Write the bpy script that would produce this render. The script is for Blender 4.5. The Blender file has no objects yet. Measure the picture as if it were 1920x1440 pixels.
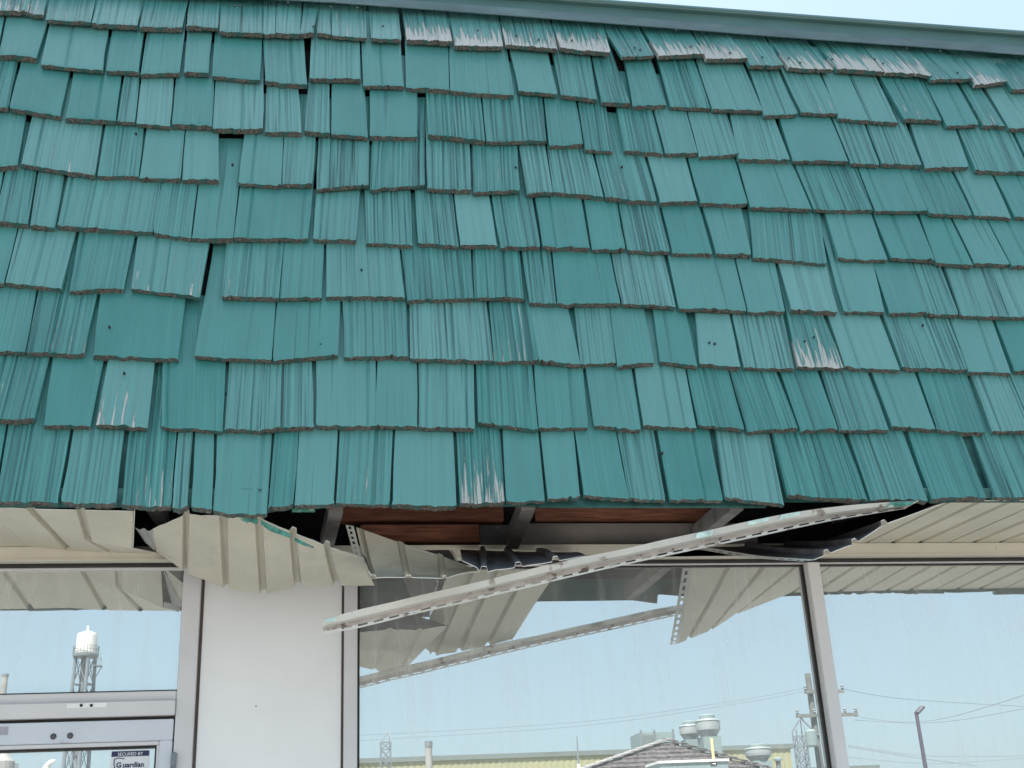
import bpy, bmesh, math, random
import numpy as np
from mathutils import Vector, Matrix
random.seed(7)
C = bpy.context.scene.collection
rad = math.radians

# ------------------------------------------------------------------ camera, world, sun, exposure
F_PX, PITCH, YAW, ROLL = 2220.886, 0.38519394, 0.18182202, -0.05037413
CAM = np.array([0.0, -3.7, 1.6])
cp, sp, cy, sy = math.cos(PITCH), math.sin(PITCH), math.cos(YAW), math.sin(YAW)
FW = np.array([sy*cp, cy*cp, sp]); r0 = np.array([cy, -sy, 0.0]); u0 = np.cross(r0, FW)
RT = math.cos(ROLL)*r0 + math.sin(ROLL)*u0; UP = -math.sin(ROLL)*r0 + math.cos(ROLL)*u0
cam = bpy.data.cameras.new('camera'); cam.sensor_width = 36; cam.lens = 36*F_PX/1920
cam.clip_start = .05; cam.clip_end = 3000
co = bpy.data.objects.new('camera', cam); C.objects.link(co)
M = Matrix(((RT[0], UP[0], -FW[0], CAM[0]), (RT[1], UP[1], -FW[1], CAM[1]), (RT[2], UP[2], -FW[2], CAM[2]), (0, 0, 0, 1)))
co.matrix_world = M
S = bpy.context.scene; S.camera = co
SUN_EL, SUN_AZ = 64.0, -25.0            # azimuth from +Y (behind the roof), negative = towards -X
w = bpy.data.worlds.new('World'); S.world = w; w.use_nodes = True
nt = w.node_tree; bg = nt.nodes['Background']
sk = nt.nodes.new('ShaderNodeTexSky'); sk.sky_type = 'NISHITA'; sk.sun_disc = False
sk.sun_elevation = rad(SUN_EL); sk.sun_rotation = rad(SUN_AZ); sk.dust_density = 2.0; sk.air_density = 1.0; sk.ozone_density = .6
hz_ = nt.nodes.new('ShaderNodeMix'); hz_.data_type = 'RGBA'; hz_.inputs[0].default_value = .75   # even high haze over the whole sky
nt.links.new(sk.outputs[0], hz_.inputs[6]); hz_.inputs[7].default_value = (1.85, 2.52, 2.88, 1)
nt.links.new(hz_.outputs[2], bg.inputs[0]); bg.inputs[1].default_value = 0.13
sl = bpy.data.lights.new('sun', 'SUN'); sl.energy = 4.8; sl.angle = rad(.5); sl.color = (1, .95, .87)
so = bpy.data.objects.new('sun', sl); C.objects.link(so)
sd = Vector((math.cos(rad(SUN_EL))*math.sin(rad(SUN_AZ)), math.cos(rad(SUN_EL))*math.cos(rad(SUN_AZ)), math.sin(rad(SUN_EL))))
so.rotation_euler = sd.to_track_quat('Z', 'Y').to_euler()
S.view_settings.view_transform = 'Standard'; S.view_settings.look = 'None'
S.view_settings.exposure = 1.4; S.view_settings.gamma = 1; S.view_settings.use_curve_mapping = False
S.render.engine = 'CYCLES'; S.cycles.max_bounces = 8

def P(x, y, d=0.0):
    """point of the place seen at photo pixel (x, y) on the vertical plane d metres in front of the shop wall"""
    v = FW*F_PX + RT*(x-960) - UP*(y-720)
    t = (-CAM[1]-d)/v[1]
    p = CAM + v*t
    return Vector((p[0], -d, p[2]))
def V(x, y, dist):
    """real point, dist metres in front of the glass, whose mirror image shows at pixel (x, y)"""
    p = P(x, y, -dist)
    return Vector((p.x, -dist, p.z))

# ------------------------------------------------------------------ helpers
def obj(name, bm_or_me, mats, parent=None, loc=None, smooth=False):
    if isinstance(bm_or_me, bmesh.types.BMesh):
        me = bpy.data.meshes.new(name); bm_or_me.to_mesh(me); bm_or_me.free()
    else: me = bm_or_me
    if not isinstance(mats, (list, tuple)): mats = [mats]
    if not me.materials:
        for m in mats: me.materials.append(m)
    if smooth:
        for p in me.polygons: p.use_smooth = True
    o = bpy.data.objects.new(name, me); C.objects.link(o)
    if parent: o.parent = parent
    if loc is not None: o.location = loc
    return o
def thing(name, label, cat, loc=(0, 0, 0), group=None):
    o = bpy.data.objects.new(name, None); C.objects.link(o); o.location = loc
    o['label'] = label; o['category'] = cat
    if group: o['group'] = group
    return o
def tag(o, label, cat, group=None):
    o['label'] = label; o['category'] = cat
    if group: o['group'] = group
    return o
def box(bm, x0, x1, y0, y1, z0, z1, mi=0):
    vs = [bm.verts.new(p) for p in ((x0,y0,z0),(x1,y0,z0),(x1,y1,z0),(x0,y1,z0),(x0,y0,z1),(x1,y0,z1),(x1,y1,z1),(x0,y1,z1))]
    for f in ((0,3,2,1),(4,5,6,7),(0,1,5,4),(1,2,6,5),(2,3,7,6),(3,0,4,7)):
        fc = bm.faces.new([vs[i] for i in f]); fc.material_index = mi
    return bm
def nb(): return bmesh.new()
def boxo(name, b, mat, parent=None, bevel=0):
    bm = box(nb(), *b)
    if bevel: bmesh.ops.bevel(bm, geom=bm.edges[:], offset=bevel, segments=2, affect='EDGES')
    return obj(name, bm, mat, parent)
def tube(bm, a, b, r, r2=None, n=6, caps=True):
    a, b = Vector(a), Vector(b); r2 = r if r2 is None else r2
    d = (b-a).normalized(); s = d.orthogonal().normalized(); t = d.cross(s)
    A = [bm.verts.new(a+(s*math.cos(k*2*math.pi/n)+t*math.sin(k*2*math.pi/n))*r) for k in range(n)]
    B = [bm.verts.new(b+(s*math.cos(k*2*math.pi/n)+t*math.sin(k*2*math.pi/n))*r2) for k in range(n)]
    for k in range(n): bm.faces.new((A[k], A[(k+1)%n], B[(k+1)%n], B[k]))
    if caps: bm.faces.new(A[::-1]); bm.faces.new(B)
    return bm
def lathe(bm, c, prof, n=24):
    rings = []
    for r, z in prof:
        rings.append([bm.verts.new((c[0]+r*math.cos(k*2*math.pi/n), c[1]+r*math.sin(k*2*math.pi/n), c[2]+z)) for k in range(n)])
    for a, b in zip(rings, rings[1:]):
        for k in range(n): bm.faces.new((a[k], a[(k+1)%n], b[(k+1)%n], b[k]))
    bm.faces.new(rings[0][::-1]); bm.faces.new(rings[-1])
    return bm
def beam(bm, a, b, w_, h_):
    a, b = Vector(a), Vector(b); d = (b-a).normalized()
    s = d.cross(Vector((0,0,1)));
    if s.length < .1: s = Vector((1,0,0))
    s.normalize(); t = s.cross(d)
    vs = []
    for p in (a, b):
        for i, j in ((-1,-1),(1,-1),(1,1),(-1,1)): vs.append(bm.verts.new(p + s*i*w_/2 + t*j*h_/2))
    for f in ((3,2,1,0),(4,5,6,7),(0,1,5,4),(1,2,6,5),(2,3,7,6),(3,0,4,7)): bm.faces.new([vs[i] for i in f])
    return bm

# ------------------------------------------------------------------ materials
def newmat(name):
    m = bpy.data.materials.new(name); m.use_nodes = True
    n = m.node_tree; b = n.nodes['Principled BSDF']
    return m, n, b, (lambda t, **k: mk(n, t, **k)), n.links.new
def mk(n, t, **k):
    nd = n.nodes.new(t)
    for a, v in k.items(): setattr(nd, a, v)
    return nd
def mapping(N, L_, sc, src='Object'):
    tc = N('ShaderNodeTexCoord'); mp = N('ShaderNodeMapping'); mp.inputs['Scale'].default_value = sc
    L_(tc.outputs[src], mp.inputs[0]); return mp.outputs[0]
def simple(name, col, rough=.5, var=.12, scale=6, metal=0, bump=0, bscale=80, stretch=(1,1,1), src='Object', spots=None, spec=.5):
    m, n, b, N, L_ = newmat(name)
    co_ = mapping(N, L_, stretch, src)
    nz = N('ShaderNodeTexNoise'); nz.inputs['Scale'].default_value = scale; nz.inputs['Detail'].default_value = 8
    L_(co_, nz.inputs['Vector'])
    rp = N('ShaderNodeValToRGB'); rp.color_ramp.elements[0].position = .3; rp.color_ramp.elements[1].position = .7
    rp.color_ramp.elements[0].color = (*[c*(1-var) for c in col], 1); rp.color_ramp.elements[1].color = (*[min(1, c*(1+var)) for c in col], 1)
    L_(nz.outputs[0], rp.inputs[0]); out = rp.outputs[0]
    if spots:
        n2 = N('ShaderNodeTexNoise'); n2.inputs['Scale'].default_value = spots[1]; n2.inputs['Detail'].default_value = 6; L_(co_, n2.inputs['Vector'])
        r2 = N('ShaderNodeValToRGB'); r2.color_ramp.elements[0].position = spots[2]; r2.color_ramp.elements[1].position = spots[2]+.06
        L_(n2.outputs[0], r2.inputs[0])
        mx = N('ShaderNodeMix', data_type='RGBA'); L_(r2.outputs[0], mx.inputs[0]); L_(out, mx.inputs[6]); mx.inputs[7].default_value = (*spots[0], 1); out = mx.outputs[2]
    L_(out, b.inputs['Base Color'])
    b.inputs['Roughness'].default_value = rough; b.inputs['Metallic'].default_value = metal
    b.inputs['Specular IOR Level'].default_value = spec
    if bump:
        n3 = N('ShaderNodeTexNoise'); n3.inputs['Scale'].default_value = bscale; n3.inputs['Detail'].default_value = 5; L_(co_, n3.inputs['Vector'])
        bp = N('ShaderNodeBump'); bp.inputs['Distance'].default_value = bump; L_(n3.outputs[0], bp.inputs['Height']); L_(bp.outputs[0], b.inputs['Normal'])
    return m

def shingle_paint():
    m, n, b, N, L_ = newmat('teal_painted_shake')
    tc = N('ShaderNodeTexCoord'); at = lambda a: mk(n, 'ShaderNodeAttribute', attribute_type='OBJECT', attribute_name=a).outputs['Fac']
    rnd = N('ShaderNodeObjectInfo').outputs['Random']
    w4 = N('ShaderNodeMath', operation='MULTIPLY'); L_(rnd, w4.inputs[0]); w4.inputs[1].default_value = 137.0
    def noise(sc, s, det=6, dist=0.0, rough=.55):
        mp = N('ShaderNodeMapping'); mp.inputs['Scale'].default_value = sc; L_(tc.outputs['Object'], mp.inputs[0])
        z = N('ShaderNodeTexNoise', noise_dimensions='4D'); z.inputs['Scale'].default_value = s; z.inputs['Detail'].default_value = det
        z.inputs['Distortion'].default_value = dist; z.inputs['Roughness'].default_value = rough
        L_(mp.outputs[0], z.inputs['Vector']); L_(w4.outputs[0], z.inputs['W']); return z.outputs[0]
    def ramp(f, a, bb, ca=(0,0,0,1), cb=(1,1,1,1)):
        r = N('ShaderNodeValToRGB'); r.color_ramp.elements[0].position = a; r.color_ramp.elements[1].position = bb
        r.color_ramp.elements[0].color = ca; r.color_ramp.elements[1].color = cb; L_(f, r.inputs[0]); return r.outputs[0]
    def math_(op, a, bb):
        x = N('ShaderNodeMath', operation=op)
        for i, v in enumerate((a, bb)):
            if isinstance(v, (int, float)): x.inputs[i].default_value = v
            else: L_(v, x.inputs[i])
        return x.outputs[0]
    def mix(f, a, c):
        x = N('ShaderNodeMix', data_type='RGBA')
        if isinstance(f, float): x.inputs[0].default_value = f
        else: L_(f, x.inputs[0])
        for i, v in ((6, a), (7, c)):
            if isinstance(v, tuple): x.inputs[i].default_value = v
            else: L_(v, x.inputs[i])
        return x.outputs[2]
    groove = at('groove'); peel_glint = at('peel_glint'); tone = at('tone')
    broad = noise((1, .35, .02), 7, 4)
    fine = noise((1, .014, .02), 210, 4, .05)
    mid = noise((1, .018, .02), 60, 3, .05)
    base = mix(ramp(broad, .3, .7), (.044, .205, .190, 1), (.070, .268, .246, 1))
    base = mix(tone, base, (.15, .345, .325, 1))
    # paint worn thin along the raised grain
    wear = math_('MULTIPLY', ramp(fine, .5, .75), math_('MULTIPLY', groove, .35))
    base = mix(wear, base, (.17, .42, .37, 1))
    # combed grain: raised ridges, grime and groove shade painted dark between them
    st_ = noise((1, .008, .02), 135, 1.5, .0)
    ln_ = math_('MULTIPLY', ramp(st_, .36, .47, (1,1,1,1), (0,0,0,1)), math_('MULTIPLY', math_('SUBTRACT', groove, .16), .85))
    rd_ = math_('MULTIPLY', ramp(st_, .54, .66), math_('MULTIPLY', groove, .55))
    base = mix(rd_, base, (.13, .40, .365, 1))
    base = mix(ln_, base, (.014, .062, .064, 1))
    # open drying checks and dirt streaks in the wood
    chk = noise((1, .012, .02), 60, 2, .03)
    c1 = math_('MULTIPLY', ramp(chk, .29, .36, (1,1,1,1), (0,0,0,1)), math_('ADD', math_('MULTIPLY', groove, .7), .3))
    base = mix(c1, base, (.018, .05, .05, 1))
    dirt = math_('MULTIPLY', ramp(mid, .50, .72), math_('ADD', math_('MULTIPLY', groove, .35), .16))
    base = mix(dirt, base, (.05, .14, .14, 1))
    # flaking paint near the butt, bare weathered wood; top-row sun glints painted in too
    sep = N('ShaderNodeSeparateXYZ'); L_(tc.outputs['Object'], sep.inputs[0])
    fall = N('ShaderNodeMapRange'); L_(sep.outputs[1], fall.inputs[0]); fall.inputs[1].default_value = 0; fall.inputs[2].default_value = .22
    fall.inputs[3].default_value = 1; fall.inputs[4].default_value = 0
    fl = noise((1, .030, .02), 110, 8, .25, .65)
    pk = math_('ADD', fl, math_('MULTIPLY', fall.outputs[0], math_('MULTIPLY', peel_glint, .26)))
    pk = ramp(math_('MULTIPLY', pk, math_('GREATER_THAN', peel_glint, .02)), .655, .675)
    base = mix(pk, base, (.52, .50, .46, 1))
    vo = N('ShaderNodeTexVoronoi', voronoi_dimensions='4D'); vo.inputs['Scale'].default_value = 34; L_(tc.outputs['Object'], vo.inputs['Vector']); L_(w4.outputs[0], vo.inputs['W'])
    sel = N('ShaderNodeSeparateColor'); L_(vo.outputs['Color'], sel.inputs[0])
    spk = math_('MULTIPLY', ramp(vo.outputs['Distance'], .045, .065, (1,1,1,1), (0,0,0,1)), math_('GREATER_THAN', sel.outputs[0], .86))
    base = mix(spk, base, (.62, .66, .64, 1))
    L_(base, b.inputs['Base Color'])
    ro = math_('ADD', math_('MULTIPLY', broad, .22), .26); L_(ro, b.inputs['Roughness'])
    b.inputs['Specular IOR Level'].default_value = .55
    h = math_('ADD', math_('MULTIPLY', fine, math_('ADD', math_('MULTIPLY', groove, 1.0), .18)), math_('MULTIPLY', mid, math_('ADD', math_('MULTIPLY', groove, 1.4), .25)))
    h = math_('SUBTRACT', h, math_('MULTIPLY', c1, .9)); h = math_('SUBTRACT', h, math_('MULTIPLY', ln_, .9)); h = math_('SUBTRACT', h, math_('MULTIPLY', pk, .35))
    bp = N('ShaderNodeBump'); bp.inputs['Distance'].default_value = .0045; bp.inputs['Strength'].default_value = .9
    L_(h, bp.inputs['Height']); L_(bp.outputs[0], b.inputs['Normal'])
    return m
MAT = {}
MAT['paint'] = shingle_paint()
MAT['butt'] = simple('raw_split_wood_butt', (.125, .118, .105), .9, .85, 170, bump=.006, bscale=300, spots=((.045,.13,.12), 22, .52))
MAT['teal_trim'] = simple('teal_painted_metal', (.095, .19, .185), .38, .10, 5, bump=.0006, bscale=30)
MAT['flash'] = simple('dull_teal_flashing', (.24, .33, .335), .25, .25, 7, bump=.006, bscale=14, stretch=(.5,1,1), metal=.25)
MAT['green_dark'] = simple('dark_green_starter_paint', (.03, .11, .10), .6, .3, 30, bump=.001)
MAT['cream'] = simple('cream_coated_metal', (.56, .515, .415), .42, .09, 5, bump=.0015, bscale=14, spots=((.36,.33,.26), 60, .68))
MAT['creamtrim'] = simple('cream_trim', (.66, .61, .52), .4, .05, 4, spots=((.45,.40,.34), 30, .68))
MAT['backside'] = simple('dark_primer_backside', (.17, .16, .17), .45, .35, 9, metal=.3, spots=((.32,.31,.30), 30, .66))
MAT['cutedge'] = simple('bare_cut_metal_edge', (.75, .74, .70), .4, .05, 9)
MAT['strip'] = simple('dusty_white_trim_metal', (.90, .88, .84), .38, .06, 6, spots=((.48,.40,.36), 22, .62))
MAT['stripin'] = simple('rusty_stained_channel_inside', (.74, .66, .62), .6, .15, 28, spots=((.30,.22,.18), 40, .60))
MAT['white'] = simple('white_painted_wall_panel', (.88, .86, .86), .5, .035, 3, bump=.0005, bscale=20, spots=((.72,.72,.74), 9, .72))
MAT['alu'] = simple('satin_aluminium_frame', (.68, .65, .66), .38, .05, 5, spots=((.60,.57,.58), 12, .70))
MAT['alud'] = simple('door_aluminium', (.64, .66, .72), .35, .04, 5, spots=((.50,.50,.55), 14, .62))
MAT['gasket'] = simple('black_rubber_gasket', (.02, .016, .016), .6, .2, 20)
MAT['brown'] = simple('brown_caulk_joint', (.15, .12, .105), .7, .2, 20)
MAT['redwood'] = simple('red_brown_framing_timber', (.36, .145, .09), .7, .45, 10, stretch=(1, 8, 14), bump=.001, bscale=90)
MAT['oldwood'] = simple('grey_dusty_timber', (.22, .20, .19), .8, .3, 12, bump=.001)
MAT['sheath'] = simple('grey_sheathing', (.26, .23, .22), .8, .3, 5)
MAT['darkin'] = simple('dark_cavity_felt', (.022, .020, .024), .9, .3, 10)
MAT['steel'] = simple('galvanized_steel', (.20, .23, .25), .5, .12, 3)
MAT['tank'] = simple('white_tank_paint', (.80, .79, .74), .5, .05, 1)
MAT['stack'] = simple('pale_stack_metal', (.36, .35, .33), .5, .15, 1)
MAT['siding'] = simple('pale_yellow_siding', (.36, .35, .21), .6, .06, .3)
MAT['sidetop'] = simple('grey_green_eave', (.17, .20, .19), .6, .1, .5)
MAT['roofsh'] = simple('grey_brown_asphalt_shingle', (.10, .088, .09), .9, .75, 9, bump=.03, bscale=12)
MAT['hipcap'] = simple('pale_hip_shingle', (.40, .38, .38), .85, .2, 6)
MAT['ac'] = simple('grey_green_sheet_metal', (.25, .32, .32), .45, .08, 2)
MAT['fan'] = simple('spun_aluminium_fan_hood', (.36, .40, .40), .4, .12, 3)
MAT['polewood'] = simple('weathered_pole_wood', (.17, .18, .175), .85, .25, 4)
MAT['wire'] = simple('black_wire', (.20, .22, .24), .6, .1, 1)
MAT['lampm'] = simple('purple_grey_lamp_paint', (.09, .075, .11), .5, .1, 2)
MAT['yellowpipe'] = simple('yellow_gas_pipe', (.65, .58, .30), .5, .1, 2)
MAT['concrete'] = simple('sidewalk_concrete', (.50, .48, .44), .85, .15, 2, bump=.002, bscale=60, spots=((.30,.29,.27), 5, .66))
MAT['asphalt'] = simple('parking_asphalt', (.21, .205, .195), .9, .08, 3, bump=.004, bscale=90)
MAT['markw'] = simple('white_road_paint', (.7, .7, .68), .7, .1, 6)
MAT['sticker'] = simple('white_sticker_vinyl', (.78, .78, .80), .4, .01, 4)
MAT['navy'] = simple('navy_print', (.022, .022, .085), .4, .02, 4)
MAT['greyprint'] = simple('grey_print', (.35, .36, .40), .4, .02, 4)
MAT['greenpaint'] = simple('green_paint_smear', (.06, .22, .17), .5, .5, 60, spots=((.45,.45,.36), 40, .55))
MAT['screw'] = simple('dark_screw', (.12, .11, .11), .35, .2, 40, metal=.7)
MAT['roommat'] = simple('dark_room_paint', (.05, .05, .05), .9, .1, 1)
MAT['stucco'] = simple('beige_wall', (.5, .47, .42), .8, .08, 2, bump=.002)

def glass_mat():
    m, n, b, N, L_ = newmat('dusty_reflective_glass')
    out = n.nodes['Material Output']; n.nodes.remove(b)
    gl = N('ShaderNodeBsdfGlossy'); gl.inputs['Color'].default_value = (.89, .91, .90, 1); gl.inputs['Roughness'].default_value = 0.0
    tr = N('ShaderNodeBsdfTransparent'); tr.inputs['Color'].default_value = (.55, .6, .6, 1)
    df = N('ShaderNodeBsdfDiffuse'); df.inputs['Color'].default_value = (.80, .81, .80, 1)
    a = N('ShaderNodeMixShader'); a.inputs[0].default_value = .80; L_(tr.outputs[0], a.inputs[1]); L_(gl.outputs[0], a.inputs[2])
    # dust film: drip streaks, blotches and specks
    v1 = mapping(N, L_, (1, 1, .10)); z1 = N('ShaderNodeTexNoise'); z1.inputs['Scale'].default_value = 26; z1.inputs['Detail'].default_value = 6; L_(v1, z1.inputs['Vector'])
    v2 = mapping(N, L_, (1, 1, .6)); z2 = N('ShaderNodeTexNoise'); z2.inputs['Scale'].default_value = 4; z2.inputs['Detail'].default_value = 6; L_(v2, z2.inputs['Vector'])
    r1 = N('ShaderNodeMapRange'); L_(z1.outputs[0], r1.inputs[0]); r1.inputs[1].default_value = .5; r1.inputs[2].default_value = .8; r1.inputs[3].default_value = 0; r1.inputs[4].default_value = .16
    r2 = N('ShaderNodeMapRange'); L_(z2.outputs[0], r2.inputs[0]); r2.inputs[1].default_value = .3; r2.inputs[2].default_value = .75; r2.inputs[3].default_value = .12; r2.inputs[4].default_value = .27
    s = N('ShaderNodeMath', operation='ADD'); L_(r1.outputs[0], s.inputs[0]); L_(r2.outputs[0], s.inputs[1])
    vo = N('ShaderNodeTexVoronoi'); vo.inputs['Scale'].default_value = 9; tc = N('ShaderNodeTexCoord'); L_(tc.outputs['Object'], vo.inputs['Vector'])
    lt = N('ShaderNodeMath', operation='LESS_THAN'); L_(vo.outputs['Distance'], lt.inputs[0]); lt.inputs[1].default_value = .035
    mu = N('ShaderNodeMath', operation='MULTIPLY_ADD'); L_(lt.outputs[0], mu.inputs[0]); mu.inputs[1].default_value = .25; L_(s.outputs[0], mu.inputs[2])
    mx = N('ShaderNodeMixShader'); L_(mu.outputs[0], mx.inputs[0]); L_(a.outputs[0], mx.inputs[1]); L_(df.outputs[0], mx.inputs[2])
    L_(mx.outputs[0], out.inputs[0]); return m
MAT['glass'] = glass_mat()

# ------------------------------------------------------------------ ground
XL, XR = -6.0, 9.0
g = boxo('ground', (-900, 900, -900, 900, -1.0, -.15), MAT['asphalt']); g['kind'] = 'structure'
g = boxo('parking_lot', (-60, 70, -28, -2.65, -.149, -.13), MAT['asphalt']); g['kind'] = 'structure'
g = boxo('sidewalk', (-14, 18, -2.6, 12, -.149, 0.0), MAT['concrete'], bevel=.015); g['kind'] = 'structure'
bm = nb()
for k in range(12): box(bm, -12+k*2.7, -11.9+k*2.7, -8.2, -3.0, -.1299, -.126)
g = obj('parking_lines', bm, MAT['markw']); g['kind'] = 'structure'

# ------------------------------------------------------------------ the shop building
shop = thing('shop_building', 'shop with steep teal wood shingle roof over aluminium windows and a torn cream eave', 'building')
TILT = 0.31033716
SU = Vector((0, math.sin(TILT), math.cos(TILT)))       # up the roof slope
SN = Vector((0, -math.cos(TILT), math.sin(TILT)))      # out of the roof
E0 = Vector((0, -.640, 2.497))                         # eave line on the deck face
TH = .0205; EXPO = .262
def on_roof(x, y, off=TH, L_=None):
    v = Vector((FW*F_PX + RT*(x-960) - UP*(y-720)).tolist()); c = Vector(CAM.tolist())
    t = ((E0 + SN*off - c).dot(SN))/v.dot(SN)
    return c + v*t
TOPS = 2.40
# deck under the shingles
bm = nb()
a = E0 - SN*.034 - SU*.0; 
def deckbox(bm, s0, s1, n0, n1, x0=XL, x1=XR):
    vs = []
    for x in (x0, x1):
        for s_, n_ in ((s0,n0),(s1,n0),(s1,n1),(s0,n1)):
            p = E0 + SU*s_ + SN*n_; vs.append(bm.verts.new((x, p.y, p.z)))
    for f in ((0,1,2,3),(7,6,5,4),(0,4,5,1),(1,5,6,2),(2,6,7,3),(3,7,4,0)): bm.faces.new([vs[i] for i in f])
    return bm
roof = obj('roof', deckbox(nb(), .10, TOPS-.12, -.080, -.062), MAT['darkin'], shop)
for a_, b_, s_ in ((XL, .62, .018), (.6205, 1.28, .014), (1.2805, XR, .034)): obj('starter_course', deckbox(nb(), s_, .4, -.0200, -.012, a_, b_), MAT['green_dark'], roof)

def shingle_mesh(bm, BL, BR, dl, dr, ln, th, lift, groove, rng, mi=(0, 1), ncol=None, wob=.0022, origin=None, curl=0.0, tb_=None):
    """one split shake. BL/BR: butt corners (on face), dl/dr unit up-slope directions of its edges"""
    wid = (BR-BL).length
    n = ncol or max(8, int(wid/.0068))
    ys = [0, .06, .45, 1.0, 1.6, ln] if ncol is None else [0, .45, ln]
    across = (BR-BL).normalized(); nrm = SN
    gr = [0.0]*(n+1); k = 0
    for i in range(n+1):
        gr[i] = (rng.uniform(.2, 1)*(1 if i % 2 else -1) if groove > .7 else rng.uniform(-1, 1))*groove*.0021
    if (BR-BL).length > .135 and rng.random() < .55 and ncol is None:
        ic = rng.randrange(2, n-1); gr[ic] = -.0045; gr[ic-1] = gr[ic+1] = .0006
    wobs = [rng.gauss(0, wob) for _ in range(n+1)]
    wobs = [(wobs[max(0,i-1)]+2*wobs[i]+wobs[min(n,i+1)])/3 for i in range(n+1)]
    if rng.random() < .3 and ncol is None:
        i0 = rng.randrange(n); wobs[i0] += rng.uniform(.003, .007)
    sidel = [rng.gauss(0, .0009) for _ in ys]; sider = [rng.gauss(0, .0009) for _ in ys]
    F, Bk = [], []
    for j, yy in enumerate(ys):
        s_ = yy*EXPO
        L0 = BL + dl*s_ + across*sidel[j]; R0 = BR + dr*s_ + across*sider[j]
        off = (-th*yy) + lift*(1-yy)*(1 if yy < 1.6 else .2)
        row, rowb = [], []
        for i in range(n+1):
            t = i/n
            p = L0.lerp(R0, t)
            if j == 0: p = p + SU*wobs[i]
            edge = (min(t, 1-t)*wid < .004)
            camber = curl*(4*(t-.5)**2-.5)*max(0, 1-yy)
            o_ = off + gr[i]*(1 if yy < 1.2 else .2) - (.0012 if edge else 0) - (.0012 if j == 0 else 0) + camber
            q = p + nrm*o_
            row.append(q - (origin or Vector()))
            tb = (tb_ or th) if yy < .5 else th*.98
            rowb.append(p + nrm*(off + camber - tb + .0006) - SU*(0.0 if j else rng.uniform(-.0015, .0015)) - (origin or Vector()))
        F.append(row); Bk.append(rowb)
    return F, Bk, n, ys
def add_shingle(bm, F, Bk, n, xf=None):
    T = (lambda p: xf @ p) if xf else (lambda p: p)
    Fv = [[bm.verts.new(T(p)) for p in r] for r in F]; Bv = [[bm.verts.new(T(p)) for p in r] for r in Bk]
    m = len(Fv)
    for j in range(m-1):
        for i in range(n):
            bm.faces.new((Fv[j][i], Fv[j][i+1], Fv[j+1][i+1], Fv[j+1][i])).material_index = 0
    for j in range(m-1):
        bm.faces.new((Bv[j][0], Fv[j][0], Fv[j+1][0], Bv[j+1][0])).material_index = 0
        bm.faces.new((Fv[j][n], Bv[j][n], Bv[j+1][n], Fv[j+1][n])).material_index = 0
    for i in range(n):
        bm.faces.new((Bv[0][i], Bv[0][i+1], Fv[0][i+1], Fv[0][i])).material_index = 1
        bm.faces.new((Fv[-1][i], Fv[-1][i+1], Bv[-1][i+1], Bv[-1][i])).material_index = 1
    for j in range(m-1):
        bm.faces.new((Bv[j][0], Bv[j+1][0], Bv[j+1][n], Bv[j][n])).material_index = 1

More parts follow.
